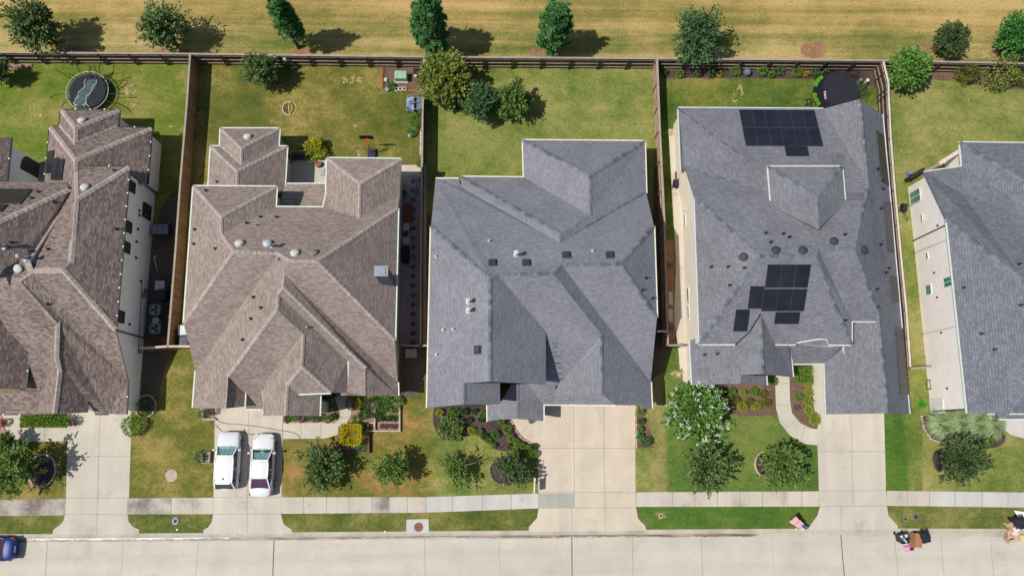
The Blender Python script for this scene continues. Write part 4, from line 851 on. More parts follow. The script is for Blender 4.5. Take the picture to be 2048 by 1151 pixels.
T(-4, 140, 24, 2.8, 'oak', 'small tree at the left edge beside the round trampoline yard', ntw=110)
T(520, 137, 33, 3.6, 'oak', 'young dark tree with a mulch ring in the olive lawn', ntw=100)
T(889, 156, 54, 4.8, 'yel', 'yellow green tree leaning over the fence corner', ntw=85, ls=.26, lw=.32)
T(961, 204, 37, 4.0, 'blu', 'blue green tree in front of the yellow green one', ntw=105)
T(1025, 196, 36, 3.6, 'oakb', 'fresh green tree with a ragged outline, right of the blue green one', ntw=90, ls=.24, lw=.3, lump=.4)
T(1822, 140, 42, 3.6, 'myrg', 'broad leaved green tree by the corner of the angled fence', ntw=60, ls=.3)
T(24, 945, 54, 4.6, 'oakb', 'loose spreading tree at the left edge beside the dark mulch ring', ntw=26, ls=.26, lump=.4, jit=.5)
T(642, 930, 46, 2.9, 'oak', 'front yard tree nearest the white sedan', ntw=58, ls=.22, lump=.4, group='trees in the front yards')
T(783, 938, 37, 3.1, 'oakb', 'leafy front yard tree between the sedan tree and the inlet slab', ntw=60, lump=.4, group='trees in the front yards')
T(915, 934, 42, 2.9, 'oakb', 'thin pale branched tree on the yellow green front lawn', ntw=22, ls=.2, bark=BARKP, lump=.4, l0=.2, group='trees in the front yards')
T(1024, 940, 42, 2.9, 'drk', 'sparse tree in a mulch ring beside the wide driveway', ntw=34, ls=.2, lump=.35, l0=.25, group='trees in the front yards')
T(1412, 935, 50, 3.4, 'oak', 'dark tree on the green front lawn below the white flowering tree', ntw=44, ls=.24, lump=.42, jit=.45, group='trees in the front yards')
T(1564, 925, 50, 3.2, 'oakb', 'broad tree with a mulch crescent beside the curved path', ntw=50, ls=.22, lump=.3, jit=.5, group='trees in the front yards')
T(1393, 822, 58, 3.6, 'myr', 'large white flowering tree beside the slate grey house', 'crepe_myrtle', ntw=75, ls=.28, lw=.24, jit=.6)
T(1922, 915, 50, 3.6, 'drk', 'dark tree below the silvery grasses', ntw=58, ls=.24, lump=.42, jit=.45)
T(-6, 887, 26, 2.6, 'oakb', 'small tree at the left edge beside the curved path', ntw=90)
def shrub(u, v, rpx, h, mat, label, group=None, name='shrub', cat='shrub', dens=1., ls=.12, rpy=None, clip=.5, lump=.15, lw=.3, extra=None):
    c = P(u, v, h * .55); s = (H - h * .5) / F * (.86 if rpx < 16 else 1); rx, ry, rz = rpx * s, (rpy or rpx) * s, h * .52; o = Vector((c.x, c.y, 0))
    n = int(260 * dens * (rx * ry + .6 * rx * rz) / (ls * ls) * .05) + 60
    d = unit(RN.normal(0, 1, (n, 3)) + np.array([0, 0, .25])); ph = RN.uniform(0, 6.28, 3); az = np.arctan2(d[:, 1], d[:, 0])
    f = 1 + lump * (np.sin(4 * az + ph[0]) * .5 + np.sin(7 * d[:, 2] + 3 * az + ph[1]) * .5); p = d * np.array([rx, ry, rz]) * (f * RN.uniform(clip, 1, n) ** .6)[:, None] + np.array(c)
    p[:, 2] = np.maximum(p[:, 2], .03); fw, sd = frames(d, .6); mats = [mat]; mi = np.zeros(n)
    if extra: mats.append(extra[0]); mi = (RN.uniform(0, 1, n) < extra[1]).astype(int)
    ob = leafobj(name, p, fw, sd, RN.uniform(ls * .7, ls * 1.3, n), ls * lw, mats, None, o, mi)
    return tag(ob, label, cat, group)
def hedge(pts, h, mat, label, ls=.13, name='hedge'):
    c = [P(u, v, h) for u, v in pts]; x0, x1 = min(p.x for p in c), max(p.x for p in c); y0, y1 = min(p.y for p in c), max(p.y for p in c); n = int((x1 - x0) * (y1 - y0) * 420 + 300)
    p = np.stack([RN.uniform(x0, x1, n), RN.uniform(y0, y1, n), h * RN.uniform(.2, 1., n) ** .5], 1); d = np.zeros((n, 3)); d[:, 2] = 1; fw, sd = frames(d, .8)
    return tag(leafobj(name, p, fw, sd, RN.uniform(ls * .7, ls * 1.4, n), ls * .32, mat, None, ((x0 + x1) / 2, (y0 + y1) / 2, 0)), label, 'hedge')
def tuft(u, v, rpx, h, mat, label, group=None, n=420, name='ornamental_grass', w=.018, cat='grass clump'):
    c = P(u, v, 0.); r = rpx * H / F; az = RN.uniform(0, 6.28, n); rr = r * RN.uniform(.35, 1.05, n); V = []; Fc = []
    for a, q in zip(az, rr):
        dx, dy = math.cos(a), math.sin(a); b = Vector((c.x + dx * q * .12, c.y + dy * q * .12, 0)); hh = h * R(.75, 1.05); m = b + Vector((dx * q * .5, dy * q * .5, hh)); e_ = b + Vector((dx * q, dy * q, hh * R(.45, .8))); s = Vector((-dy, dx, 0)) * w * R(.7, 1.4)
        i = len(V); V += [b - s, b + s, m + s, m - s, e_]; Fc += [[i, i + 1, i + 2, i + 3], [i + 3, i + 2, i + 4]]
    k = MB(); k.v = V; k.f = Fc; k.mi = [0] * len(Fc); return tag(k.build(name, mat, None, (c.x, c.y, 0)), label, cat, group)
# left edge house
hedge([(40, 829), (134, 829), (134, 853), (40, 853)], .8, BOX, 'bright clipped hedge under the umber shingled house'); shrub(146, 842, 9, .7, PLUM, 'bare plum coloured shrub at the end of the bright clipped hedge', ls=.14)
shrub(265, 850, 21, 1.2, BOX, 'round shrub beside the foot of the white side wall', lump=.1); shrub(292, 812, 16, 1.0, DRK, 'dark shrub inside the white stone ring'); shrub(3, 845, 9, .8, leaf('red_leaves', (120, 30, 40), (170, 60, 66)), 'red leaved shrub at the left edge'); shrub(308, 240 + 27, 5, .4, MAG, 'small weed beside the umber house lawn shadow'); shrub(366, 272, 6, .5, MAG, 'bright weed at the foot of the weathered fence'); shrub(349, 401, 5, .35, LIME, 'pale weed in the shaded side yard')
# brown house
shrub(395, 914, 14, .7, BOX, 'flower clump spilling from the small stone planter', extra=(PINK, .16), ls=.15); shrub(405, 827, 9, .7, MAG, 'bright plant at the corner of the two car driveway'); shrub(421, 822, 9, .8, PLUM, 'purple leaved plant at the corner of the two car driveway')
for i, (x, m) in enumerate([(575, BOXD), (588, BOX), (602, PLUM), (614, BLU), (630, PLUM), (640, BLU), (655, BOX), (665, BOXD)]): shrub(x, 837 - (i % 2) * 3, 8, .5, m, '%s bedding plant from the left in the strip bed under the gable front' % ['first', 'second', 'third', 'fourth', 'fifth', 'sixth', 'seventh', 'eighth'][i], 'bedding plants in the strip bed')
shrub(703, 805, 13, 1.1, OLIV, 'round olive green shrub beside the front door', lump=.05, ls=.08, clip=.8, rpy=17); shrub(717, 808, 6, 1.0, GOLD, 'narrow golden shrub beside the olive green one', ls=.08, rpy=17)
shrub(748, 812, 22, .9, BOXD, 'dark leafy shrub right of the narrow golden shrub', ls=.16); shrub(782, 806, 20, .9, BOX, 'leafy shrub at the corner of the timber bed', ls=.16); shrub(765, 806, 16, .95, MAG, 'glossy shrub in the middle of the leafy row by the house'); shrub(727, 828, 12, .6, DRK, 'low dark shrub beside the path corner'); shrub(712, 838, 10, .5, BOX, 'small green plant at the bend of the path')
for i, x in enumerate((756, 765, 774, 783, 792)): shrub(x, 836, 6, .35, BOXD, '%s green plant from the left in the upper row of the timber bed' % ['first', 'second', 'third', 'fourth', 'fifth'][i], 'upper row of the timber bed')
for i, x in enumerate((763, 772, 782, 790)): shrub(x, 852, 4, .25, PLUM, '%s reddish plant from the left in the lower row of the timber bed' % ['first', 'second', 'third', 'fourth'][i], 'lower row of the timber bed')
c = P(701, 868, 1.2); hw = 20 * 61 / F; n = 5200; q = RN.uniform(-1, 1, (n, 3)); ax = RN.integers(0, 3, n); q[np.arange(n), ax] = np.sign(q[np.arange(n), ax]) * RN.uniform(.9, 1., n); nq = np.linalg.norm(q[:, :2], ord=6, axis=1); q[:, :2] /= np.maximum(1, nq)[:, None]
q2 = q * np.array([hw, hw, .6]) + np.array([c.x, c.y, .68]); fw, sd = frames(unit(q), .6); tag(leafobj('clipped_shrub', q2, fw, sd, .09, .03, GOLD, None, (c.x, c.y, 0)), 'clipped golden yellow cube shaped shrub', 'shrub')
shrub(729, 862, 10, .9, BOXD, 'dark shrub squeezed beside the golden cube'); shrub(722, 893, 11, .6, MAG, 'green plant at the lower corner of the golden cube planter'); shrub(692, 897, 8, .4, PLUM, 'reddish plant below the golden cube')
shrub(629, 300, 22, 1.3, LIME, 'light green bush beside the patio', lump=.3, ls=.18); shrub(645, 286, 11, .9, BOXD, 'dark bush behind the patio'); shrub(632, 288, 12, 1.4, GOLD, 'yellow tipped top of the patio planting'); shrub(827, 240, 13, 1.2, BOX, 'climbing plant against the dark fence', rpy=20); shrub(822, 265, 8, .8, MAG, 'small plant at the foot of the dark fence'); shrub(782, 172, 9, .6, MAG, 'green plant beside the white rings'); shrub(838, 325, 8, .7, BOX, 'potted plant at the end of the paver strip'); shrub(808, 388, 6, 1.2, BOXD, 'small shrub at the corner of the brown house')
shrub(575, 318, 13, .8, BOXD, 'dark shrub in the shaded patio corner')
# grey gabled house
shrub(900, 857, 24, 1.5, OAKB, 'largest glossy shrub in the dark mulch bed', ls=.2, lw=.34); RB = 'round shrubs in the dark mulch bed'
for (x, y, r, m), l in zip([(879, 825, 8, LIME), (901, 823, 8, BOX), (912, 823, 8, MAG), (928, 822, 8, BOXD), (949, 822, 6, BOXD), (964, 829, 8, BOX), (1002, 841, 8, BOX), (1014, 858, 10.5, BOX), (991, 868, 9, MAG), (1022, 876, 8, BOX), (1033, 884, 6.5, BOX), (1045, 891, 7, BOX), (1056, 895, 7, BOX), (1067, 893, 7, BOXD), (1045, 907, 7, BOXD), (1057, 909, 8, LIME), (1069, 907, 8, BOX), (942, 860, 8, LIME), (957, 864, 8, BOX), (968, 873, 7, BOXD), (977, 881, 7, BOX), (987, 890, 6, BOX), (1018, 893, 6, OLIV), (1030, 897, 6, LIME), (961, 838, 6, BOXD), (937, 840, 6, BOXD)],
    ['lime shrub at the far left end of the dark mulch bed', 'second shrub from the left along the wall of the dark mulch bed', 'third shrub from the left along the wall of the dark mulch bed', 'fourth shrub from the left along the wall of the dark mulch bed', 'small fifth shrub from the left along the wall', 'shrub beside the left corner of the porch roof', 'shrub tucked under the front edge of the porch roof', 'largest round shrub beside the porch path', 'shrub alone in the middle of the dark mulch', 'first of the four clipped balls along the porch path', 'second of the four clipped balls along the porch path', 'third of the four clipped balls along the porch path', 'fourth of the four clipped balls along the porch path', 'dark shrub touching the wide driveway', 'dark low shrub at the bottom of the mulch bed', 'lime shrub at the bottom of the mulch bed', 'green shrub at the bottom corner by the wide driveway', 'lime shrub heading the diagonal row', 'second shrub of the diagonal row', 'third shrub of the diagonal row', 'fourth shrub of the diagonal row', 'last shrub of the diagonal row', 'olive tuft left of the clipped balls', 'lime tuft below the clipped balls', 'dark shrub behind the porch corner shrub', 'dark low shrub right of the largest glossy shrub']): shrub(x, y, r, .35 + r * .04, m, l, RB, dens=1.3, ls=.1)
shrub(1063, 840, 6, .45, MAG, 'small plant at the front of the porch beside the driveway'); SR = 'shrubs in the strip bed right of the wide driveway'
for (x, y, r, m), l in zip([(1281, 822, 8, BOX), (1282, 842, 6, BOXD), (1280, 858, 6, BOX), (1280, 872, 7, MAG), (1291, 883, 13, BLU)], ['topmost shrub in the strip bed', 'dark second shrub in the strip bed', 'third shrub in the strip bed', 'fourth shrub in the strip bed', 'largest blue green shrub at the end of the strip bed']): shrub(x, y, r, .5 + r * .03, m, l + ' by the wide driveway', SR)
# slate grey house
for (x, y, r, m), l in zip([(1463, 783, 9, BOX), (1485, 785, 7, LIME), (1507, 783, 10, BOX), (1471, 800, 9, OLIV), (1485, 812, 11, LIME), (1499, 803, 8, OLIV), (1513, 811, 10, LIME), (1526, 788, 9, OLIV), (1533, 805, 9, OLIV), (1546, 762, 9, BOX), (1450, 782, 8, BOXD)],
    ['green shrub in the back row nearest the white flowering tree', 'small lime shrub in the middle of the back row', 'green shrub at the right of the back row', 'olive shrub at the left of the front row', 'large lime shrub at the left of the front row', 'olive shrub between the two lime shrubs', 'lime shrub at the right of the front row', 'olive shrub at the back right of the bed', 'olive shrub nearest the curved path', 'leafy shrub at the corner where the path meets the house', 'dark shrub half under the white flowering tree']): shrub(x, y, r, .35 + r * .035, m, l, 'shrubs in the brown mulch bed', dens=1.3, ls=.1)
hedge([(1593, 730), (1624, 730), (1624, 764), (1593, 764)], .9, BOX, 'square green hedge in the recess beside the walkway')
for (x, y, r, m), l in zip([(1617, 766, 8, LIME), (1618, 785, 8, LIME), (1617, 803, 10, LIME), (1618, 820, 10, LIME), (1629, 839, 12, LIME), (1597, 795, 8, BOX), (1593, 815, 5, PLUM)], ['topmost lime shrub along the narrow walkway', 'second lime shrub along the narrow walkway', 'third lime shrub along the narrow walkway', 'fourth lime shrub along the narrow walkway', 'largest lime shrub at the garage corner', 'small green shrub in the middle of the path bed', 'dry reddish tuft in the path bed']): shrub(x, y, r, .4 + r * .03, m, l, 'shrubs along the narrow walkway')
for (x, y, r, m, e_), l in zip([(1328, 143, 8, BOXD, None), (1359, 147, 10, BOX, (PINK, .05)), (1394, 146, 8, BLU, None), (1424, 144, 8, MAG, None), (1438, 148, 6, BOX, (FLY, .6)), (1471, 140, 13, BOX, None), (1525, 142, 12, BOX, None), (1558, 140, 13, BLU, None), (1542, 150, 7, BOX, None), (1594, 143, 13, BOX, None), (1612, 147, 6, BOX, (FLO, .6)), (1630, 144, 11, BLU, None), (1651, 145, 6, BOX, None)],
    ['dark shrub in the left corner of the rear mulch bed', 'shrub with pinkish tips in the rear mulch bed', 'grey green shrub in the rear mulch bed', 'bright shrub left of the yellow flowers', 'yellow flowered plant in the rear mulch bed', 'large shrub left of the grey ball', 'large shrub right of the grey ball', 'blue green shrub in the middle of the rear mulch bed', 'low plant between the two middle shrubs', 'large shrub left of the orange flowers', 'orange flowered plant in the rear mulch bed', 'blue green shrub right of the orange flowers', 'small shrub beside the green rimmed trampoline']): shrub(x, y, r, .4 + r * .03, m, l, 'plants in the rear mulch bed', extra=e_)
# right edge
shrub(1937, 148, 26, 1.6, OLIV, 'olive shrub against the back fence at the right', rpy=19, ls=.18, lump=.25); shrub(2003, 145, 35, 2.3, YEL, 'tall yellow green shrub against the back fence', ls=.2, lump=.3); shrub(2046, 150, 22, 1.5, OLIV, 'olive shrub at the right edge of the back fence', ls=.18); shrub(1788, 150, 12, 1., MAG, 'green spiky plant inside the fence corner', rpy=18, ls=.25, lw=.14)
for (x, y, r), l in zip([(1872, 848, 34), (1908, 842, 28), (1942, 847, 32), (1973, 848, 27)], ['leftmost and widest silvery grass clump', 'second silvery grass clump from the left', 'third silvery grass clump from the left', 'rightmost silvery grass clump beside the white path']): tuft(x, y, r, 1.3, SILV_, l, 'silvery grasses under the pale brick wall', 900)
for (x, y), l in zip([(1873, 908), (1876, 922), (1874, 935)], ['topmost purple grass tuft left of the dark tree', 'middle purple grass tuft left of the dark tree', 'lowest purple grass tuft left of the dark tree']): tuft(x, y, 9, .4, PURP, l, 'purple grass tufts', 130)
tuft(1974, 880, 12, .5, BOX, 'green grass clump at the end of the right bed', n=160); tuft(1990, 872, 10, .45, SILV_, 'small silvery clump at the end of the right bed', n=120); tuft(1958, 876, 10, .4, BOXD, 'dark grass clump in the right bed', n=120)
shrub(1844, 808, 7, .4, leaf('vivid_green_weed', (50, 150, 30), (80, 190, 50)), 'vivid green weed beside the pale brick wall', ls=.2)
# ================================================================ things
CARW = simple('white_car_paint', (228, 229, 232), .34, 0, .01, 1, .4); CARB = simple('blue_car_paint', (30, 62, 136), .42, 0, .05, 1, .35); TYRE = simple('tyre_rubber', (30, 30, 32), .85); RIM = simple('alloy_rim', (168, 170, 176), .3, .6)
DKP = simple('dark_plastic', (34, 34, 38), .6); REDL = simple('red_tail_lens', (176, 22, 32), .6); CLRL = simple('clear_head_lens', (206, 212, 218), .4, 0, .05, 5, .4); CGLASS = glass('tinted_car_glass', (34, 40, 52), .05); CGT = glass('teal_windscreen', (52, 104, 112), .05); CGP = glass('purple_rear_glass', (84, 56, 78), .07)
def glass_clear(name):
    k = NT(name); k.done((.02, .05, .055), .03, 0, .6); tr = k.n('BsdfTransparent'); tr.inputs[0].default_value = (.62, .84, .84, 1); mx = k.n('MixShader'); mx.inputs[0].default_value = .22
    k.l(tr.outputs[0], mx.inputs[1]); k.l(k.b.outputs[0], mx.inputs[2]); k.l(mx.outputs[0], k.t.nodes['Material Output'].inputs[0]); return k.m
WSG = glass_clear('clear_teal_windscreen')
def lerp_tab(tab, y):
    for a, b in zip(tab, tab[1:]):
        if b[0] <= y <= a[0]:
            t = (a[0] - y) / (a[0] - b[0]); return [a[i] + (b[i] - a[i]) * t for i in range(1, len(a))]
    return list(tab[-1][1:])
def car(name, label, u, v, rz, paint, suv=False, cat='car'):
    c = P(u, v, .75); root = empty(name, (c.x, c.y, 0 if rz == 0 else -.13), label, cat, None, rz); o0 = world(root)
    bd = lambda mb, n, m, par=root, sm=False: mb.build(n, m, par, None, sm, None, True)
    if suv:
        tab = [(2.3, .62, .62), (2.22, .76, .78), (2., .86, .9), (1.6, .91, .98), (1.1, .93, 1.05), (.4, .93, 1.08), (-1, .93, 1.1), (-1.8, .92, 1.12), (-2.15, .88, 1.1), (-2.3, .78, 1.0)]; L = 2.3; zr = 1.6; bw, rw = .86, .7; wb, rf, rr_, rb = 1.12, .42, -1.72, -2.24; ax = (1.4, -1.38)
    else:
        tab = [(2.43, .55, .6), (2.35, .72, .7), (2.12, .85, .8), (1.6, .91, .9), (1.1, .925, .96), (.4, .925, .97), (-.8, .925, .99), (-1.6, .92, 1.03), (-2.05, .88, 1.04), (-2.32, .8, .99), (-2.43, .66, .9)]; L = 2.43; zr = 1.46; bw, rw = .85, .66; wb, rf, rr_, rb = 1.2, .42, -1.0, -1.78; ax = (1.47, -1.42)
    ys = [L - (2 * L) * (math.sin((i / 24 - .5) * math.pi) * .5 + .5) for i in range(25)]; vs = []; fs = []; m = MB(); N = 11
    for y in ys:
        hw, zt = lerp_tab(tab, y); half = [(hw * .93, .24), (hw * .99, .42), (hw, .62), (hw * .97, zt - .1), (hw * .86, zt - .015)]; ring = half + [(0, zt + .035)] + [(-x, z) for x, z in half[::-1]]; vs += [(x, y, z) for x, z in ring]
    for i in range(24):
        for k in range(N - 1): fs.append([i * N + k, (i + 1) * N + k, (i + 1) * N + k + 1, i * N + k + 1])
    fs += [list(range(N)), [24 * N + k for k in range(N)][::-1]]; m.add(vs, fs); b = bd(m, 'body', paint, root, True); md = b.modifiers.new('s', 'SUBSURF'); md.levels = md.render_levels = 1
    def z0(y): return lerp_tab(tab, y)[1] - .02
    base = [(bw * .93, wb), (bw, wb - .5), (bw, rb + .35), (bw * .9, rb)]; roof = [(rw * .9, rf), (rw, rf - .35), (rw, rr_ + .25), (rw * .93, rr_)]
    B = [Vector((x, y, z0(y))) for x, y in base]; T_ = [Vector((x, y, zr - (.05 if i in (0, 3) else 0))) for i, (x, y) in enumerate(roof)]; mr = lambda q: Vector((-q.x, q.y, q.z))
    m = MB(); m.add([B[0], T_[0], mr(T_[0]), mr(B[0])], [[0, 1, 2, 3]]); m.v = [tuple(Vector(q) + Vector((0, .012, .012))) for q in m.v]; bd(m, 'windscreen', WSG)
    m = MB(); k = 8
    for i in range(k):
        t0, t1 = i / k, (i + 1) / k; lo = lambda t, e: (B[0] * (1 - t) + mr(B[0]) * t) * .82 + (T_[0] * (1 - t) + mr(T_[0]) * t) * .18 - Vector((0, .05 + e, .04)); hi = lambda t, e: (B[0] * (1 - t) + mr(B[0]) * t) * .22 + (T_[0] * (1 - t) + mr(T_[0]) * t) * .78 - Vector((0, .05 + e, .04))
        e0, e1 = (.0, .06) if i % 2 else (.06, .0); m.add([lo(t0, e0), lo(t1, e1), hi(t1, e1), hi(t0, e0)], [[0, 3, 2, 1]])
    bd(m, 'sun_shade', simple('silver_sun_shade', (226, 232, 236), .4, .1))
    m = MB(); m.add([B[0] * .96, mr(B[0]) * .96, mr(B[3]), B[3]], [[0, 1, 2, 3]]); m.v = [(x, y, .97) for x, y, z in m.v]; bd(m, 'dashboard', DKP)
    m = MB(); m.add([B[3], T_[3], mr(T_[3]), mr(B[3])], [[0, 3, 2, 1]]); m.v = [tuple(Vector(q) + Vector((0, -.012, .012))) for q in m.v]; bd(m, 'rear_window', CGP if not suv else CGLASS)
    for sgn in (1, -1):
        f = (lambda q: q) if sgn > 0 else mr; m = MB(); mid = .5
        lw = [B[0] * 1., (B[1] * .5 + B[2] * .5), B[3]]
        for (i0, i1) in ((0, 1), (1, 2), (2, 3)): m.add([f(B[i0]), f(B[i1]), f(T_[i1]), f(T_[i0])], [[0, 1, 2, 3]])
        bd(m, 'side_window', CGLASS)
        m = MB(); e = Vector((.012, 0, .008))
        for i in (0, 3): m.bar(f(B[i] + e), f(T_[i] + e), .09, .05)
        q0, q1 = (B[1] + B[2]) / 2 + e, (T_[1] + T_[2]) / 2 + e; m.bar(f(q0), f(q1), .07, .03)
        for i in range(3): m.bar(f(T_[i] + e), f(T_[i + 1] + e), .07, .06); m.bar(f(B[i] + e), f(B[i + 1] + e), .05, .06)
        bd(m, 'pillar', paint)
        m = MB(); my = wb - .28; m.lathe((sgn * (bw + .17), my, z0(my) + .1), [(.02, -.1), (.11, -.06), (.13, .02), (.1, .09), (.02, .11)], 10, 0, None, 1.1, .7); m.bar((sgn * bw * .95, my, z0(my) + .04), (sgn * (bw + .12), my, z0(my) + .08), .06, .05); bd(m, 'wing_mirror', paint, root, True)
        m = MB(); m.add([(sgn * .36, L - .06, .66), (sgn * .74, L - .26, .74), (sgn * .78, L - .5, .86), (sgn * .5, L - .22, .8)], [[0, 1, 2, 3] if sgn > 0 else [3, 2, 1, 0]]); m.v = [(x, y, z + .02) for x, y, z in m.v]; m.box((sgn * .6, L - .2, .7), (.3, .22, .14), sgn * -.5); bd(m, 'headlight', CLRL)
        m = MB(); m.box((sgn * .72, -L + .12, .78), (.3, .14, .15), sgn * .5); m.box((sgn * .84, -L + .3, .8), (.08, .26, .13), sgn * .2); bd(m, 'tail_light', REDL)
        for y in ax:
            m = MB(); m.lathe((sgn * .83, y, .34), [(.2, -.1), (.34, -.1), (.345, 0), (.34, .1), (.24, .105)], 20, 0, (sgn, 0, 0)); w = bd(m, 'tyre', TYRE, root, True); m = MB(); m.lathe((sgn * .83, y, .34), [(.02, .1), (.24, .1), (.235, .115), (.1, .105), (.02, .12)], 16, 0, (sgn, 0, 0)); bd(m, 'rim', RIM, w)
    m = MB(); nx, ny = 8, 8; g = []
    for j in range(ny + 1):
        y = rf + .03 + (rr_ - rf - .06) * j / ny; ww = rw * (.93 + .09 * math.sin(math.pi * j / ny))
        for i in range(nx + 1): t = i / nx * 2 - 1; g.append((ww * t, y, zr + .045 * (1 - t * t) - .05 * (2 * j / ny - 1) ** 4))
    m.add(g, [[j * (nx + 1) + i, (j + 1) * (nx + 1) + i, (j + 1) * (nx + 1) + i + 1, j * (nx + 1) + i + 1] for j in range(ny) for i in range(nx)]); bd(m, 'roof', paint, root, True)
    m = MB()
    if suv:
        m.lathe((0, rr_ + .3, zr + .06), [(.05, 0), (.03, .1), (.01, .12)], 8, 0, None, .7, 2); bd(m, 'roof_antenna', DKP)
        m = MB(); m.box((0, rr_ - .06, zr - .02), (rw * 1.6, .12, .04)); bd(m, 'roof_spoiler', paint)
    m = MB()
    for x in (-.22, .22): m.bar((x - .18, wb + .06, z0(wb) + .06), (x + .16, wb + .02, z0(wb) + .07), .02, .02)
    bd(m, 'wiper', DKP)
    m = MB(); m.box((0, L - .01, .45), (1.0, .06, .22)); bd(m, 'grille', DKP); m = MB(); m.box((0, -L - .005, .72), (.5, .03, .14)); bd(m, 'number_plate', WHITE)
    root.scale = (.95, .94 if suv else .97, .94); return root
car('parked_car', 'white suv parked in the driveway, nearer the flower planter', 455, 920, 0, CARW, True)
car('parked_car', 'white sedan parked in the driveway, nearer the green lawn', 524, 929, 0, CARW)
car('parked_car', 'blue car at the left edge of the street with red tail lights', -38, 1098, math.pi / 2, CARB)
# ---- small builders
def cyl(u, v, z0, z1, r, mat, name, label, cat, n=20, group=None, r2=None):
    c = P(u, v, z1); m = MB(); m.lathe((c.x, c.y, 0), [(r, z0), (r2 or r, z1)], n); return tag(m.build(name, mat), label, cat, group)
def bx(u, v, d, zc, mat, name, label, cat, rz=0, group=None):
    c = P(u, v, zc + d[2] / 2); m = MB(); m.box((c.x, c.y, zc), d, rz); return tag(m.build(name, mat), label, cat, group)
def ring(pts_c, rx, ry, n, size, mat, label, group=None, a0=0, a1=6.2832):
    c = P(*pts_c, 0); m = MB()
    for i in range(n):
        a = a0 + (a1 - a0) * i / n; m.box((c.x + rx * math.cos(a), c.y + ry * math.sin(a), .07), (size, size * .7, .16), a + math.pi / 2 + R(-.15, .15), 0, .88)
    return tag(m.build('stone_edging', mat), label, 'edging', group)
STONE = island('pale_edging_stone', .9, (206, 192, 174), (222, 210, 194), (188, 172, 154)); STONED = island('grey_edging_stone', .9, (150, 140, 132), (176, 166, 156), (128, 118, 110))
ring((85, 940), 1.02, 1.2, 38, .17, STONE, 'ring of pale stones round the dark mulch circle at the left'); ring((292, 812), .78, .85, 30, .16, STONE, 'ring of pale stones beside the white side wall'); ring((540, 163), .55, .45, 20, .14, STONED, 'grey stone ring under the young tree in the olive lawn'); ring((1535, 928), 1.0, 1.05, 24, .16, STONE, 'crescent of pale stones left of the broad front yard tree', None, 1.9, 4.6); ring((1010, 940), 1.2, 1.08, 30, .15, STONED, 'grey stone ring under the sparse tree by the wide driveway')
def edging(pts, label, mat, size=.16):
    m = MB(); p = [P(u, v, 0) for u, v in pts]
    for a, b in zip(p, p[1:]):
        k = max(1, int((b - a).length / (size * 1.1)))
        for i in range(k): q = a + (b - a) * (i + .5) / k; m.box((q.x + R(-.02, .02), q.y + R(-.02, .02), .06), (size, size * .8, .15), math.atan2((b - a).y, (b - a).x) + R(-.2, .2), 0, .85)
    return tag(m.build('stone_edging', mat), label, 'edging')
PKST = island('pinkish_edging_stone', .9, (206, 168, 150), (222, 196, 180), (186, 146, 130))
edging([(1272, 812), (1272, 850), (1273, 895)], 'pinkish stone edging between the wide driveway and the strip bed', PKST); edging([(1022, 840), (1030, 858), (1044, 876), (1062, 886), (1074, 888)], 'pinkish stone edging along the porch path', PKST)
edging([(2, 834), (8, 860), (18, 874), (32, 882)], 'reddish stone edging round the curved path at the left edge', PKST); edging([(1842, 830), (1846, 856), (1862, 878), (1878, 884)], 'pale stone edging round the silvery grass bed', STONE)
TIMB = simple('weathered_timber', (196, 176, 150), .9, 0, .2, 3); TIMD = simple('dark_timber', (112, 92, 80), .9, 0, .2, 3)
def frame(pts, h, w, mat, name, label, cat, close=True):
    p = [P(u, v, h) for u, v in pts]; p = [Vector((q.x, q.y, 0)) for q in p]; m = MB(); r = list(zip(p, p[1:] + p[:1])) if close else list(zip(p, p[1:]))
    for a, b in r: t = (b - a).normalized() * w / 2 * (1 if close else 0); m.bar(a + t + Vector((0, 0, h / 2)), b + t + Vector((0, 0, h / 2)), w, h)
    return tag(m.build(name, mat), label, cat)
frame([(736, 861), (736, 845), (749, 845), (749, 812), (799, 806), (799, 861)], .3, .12, TIMB, 'timber_planter', 'stepped timber planter frame at the corner of the brown house', 'planter'); frame([(749, 812), (749, 861)], .29, .1, TIMB, 'timber_divider', 'upright timber divider inside the stepped timber planter', 'timber', False)
frame([(678, 853), (737, 853), (737, 904), (678, 905)], .4, .11, TIMD, 'timber_planter', 'square dark timber planter round the golden cube shrub', 'planter'); frame([(405, 818), (405, 838), (430, 838)], .25, .12, TIMB, 'timber_edging', 'low timber edging at the corner of the two car driveway', 'edging', False)
frame([(568, 845), (664, 845), (673, 838)], .18, .1, TIMB, 'timber_edging', 'low pale edging along the strip bed under the gable front', 'edging', False)
m = MB(); c = P(411, 914, .3); m.box((c.x, c.y, .04), (.62, .9, .08))
for d, s in (((.3, 0), (.08, .9)), ((-.3, 0), (.08, .9)), ((0, .42), (.52, .08)), ((0, -.42), (.52, .08))): m.box((c.x + d[0], c.y + d[1], .2), (*s, .3))
tag(m.build('stone_planter', STONED), 'small square stone planter left of the white suv', 'planter')
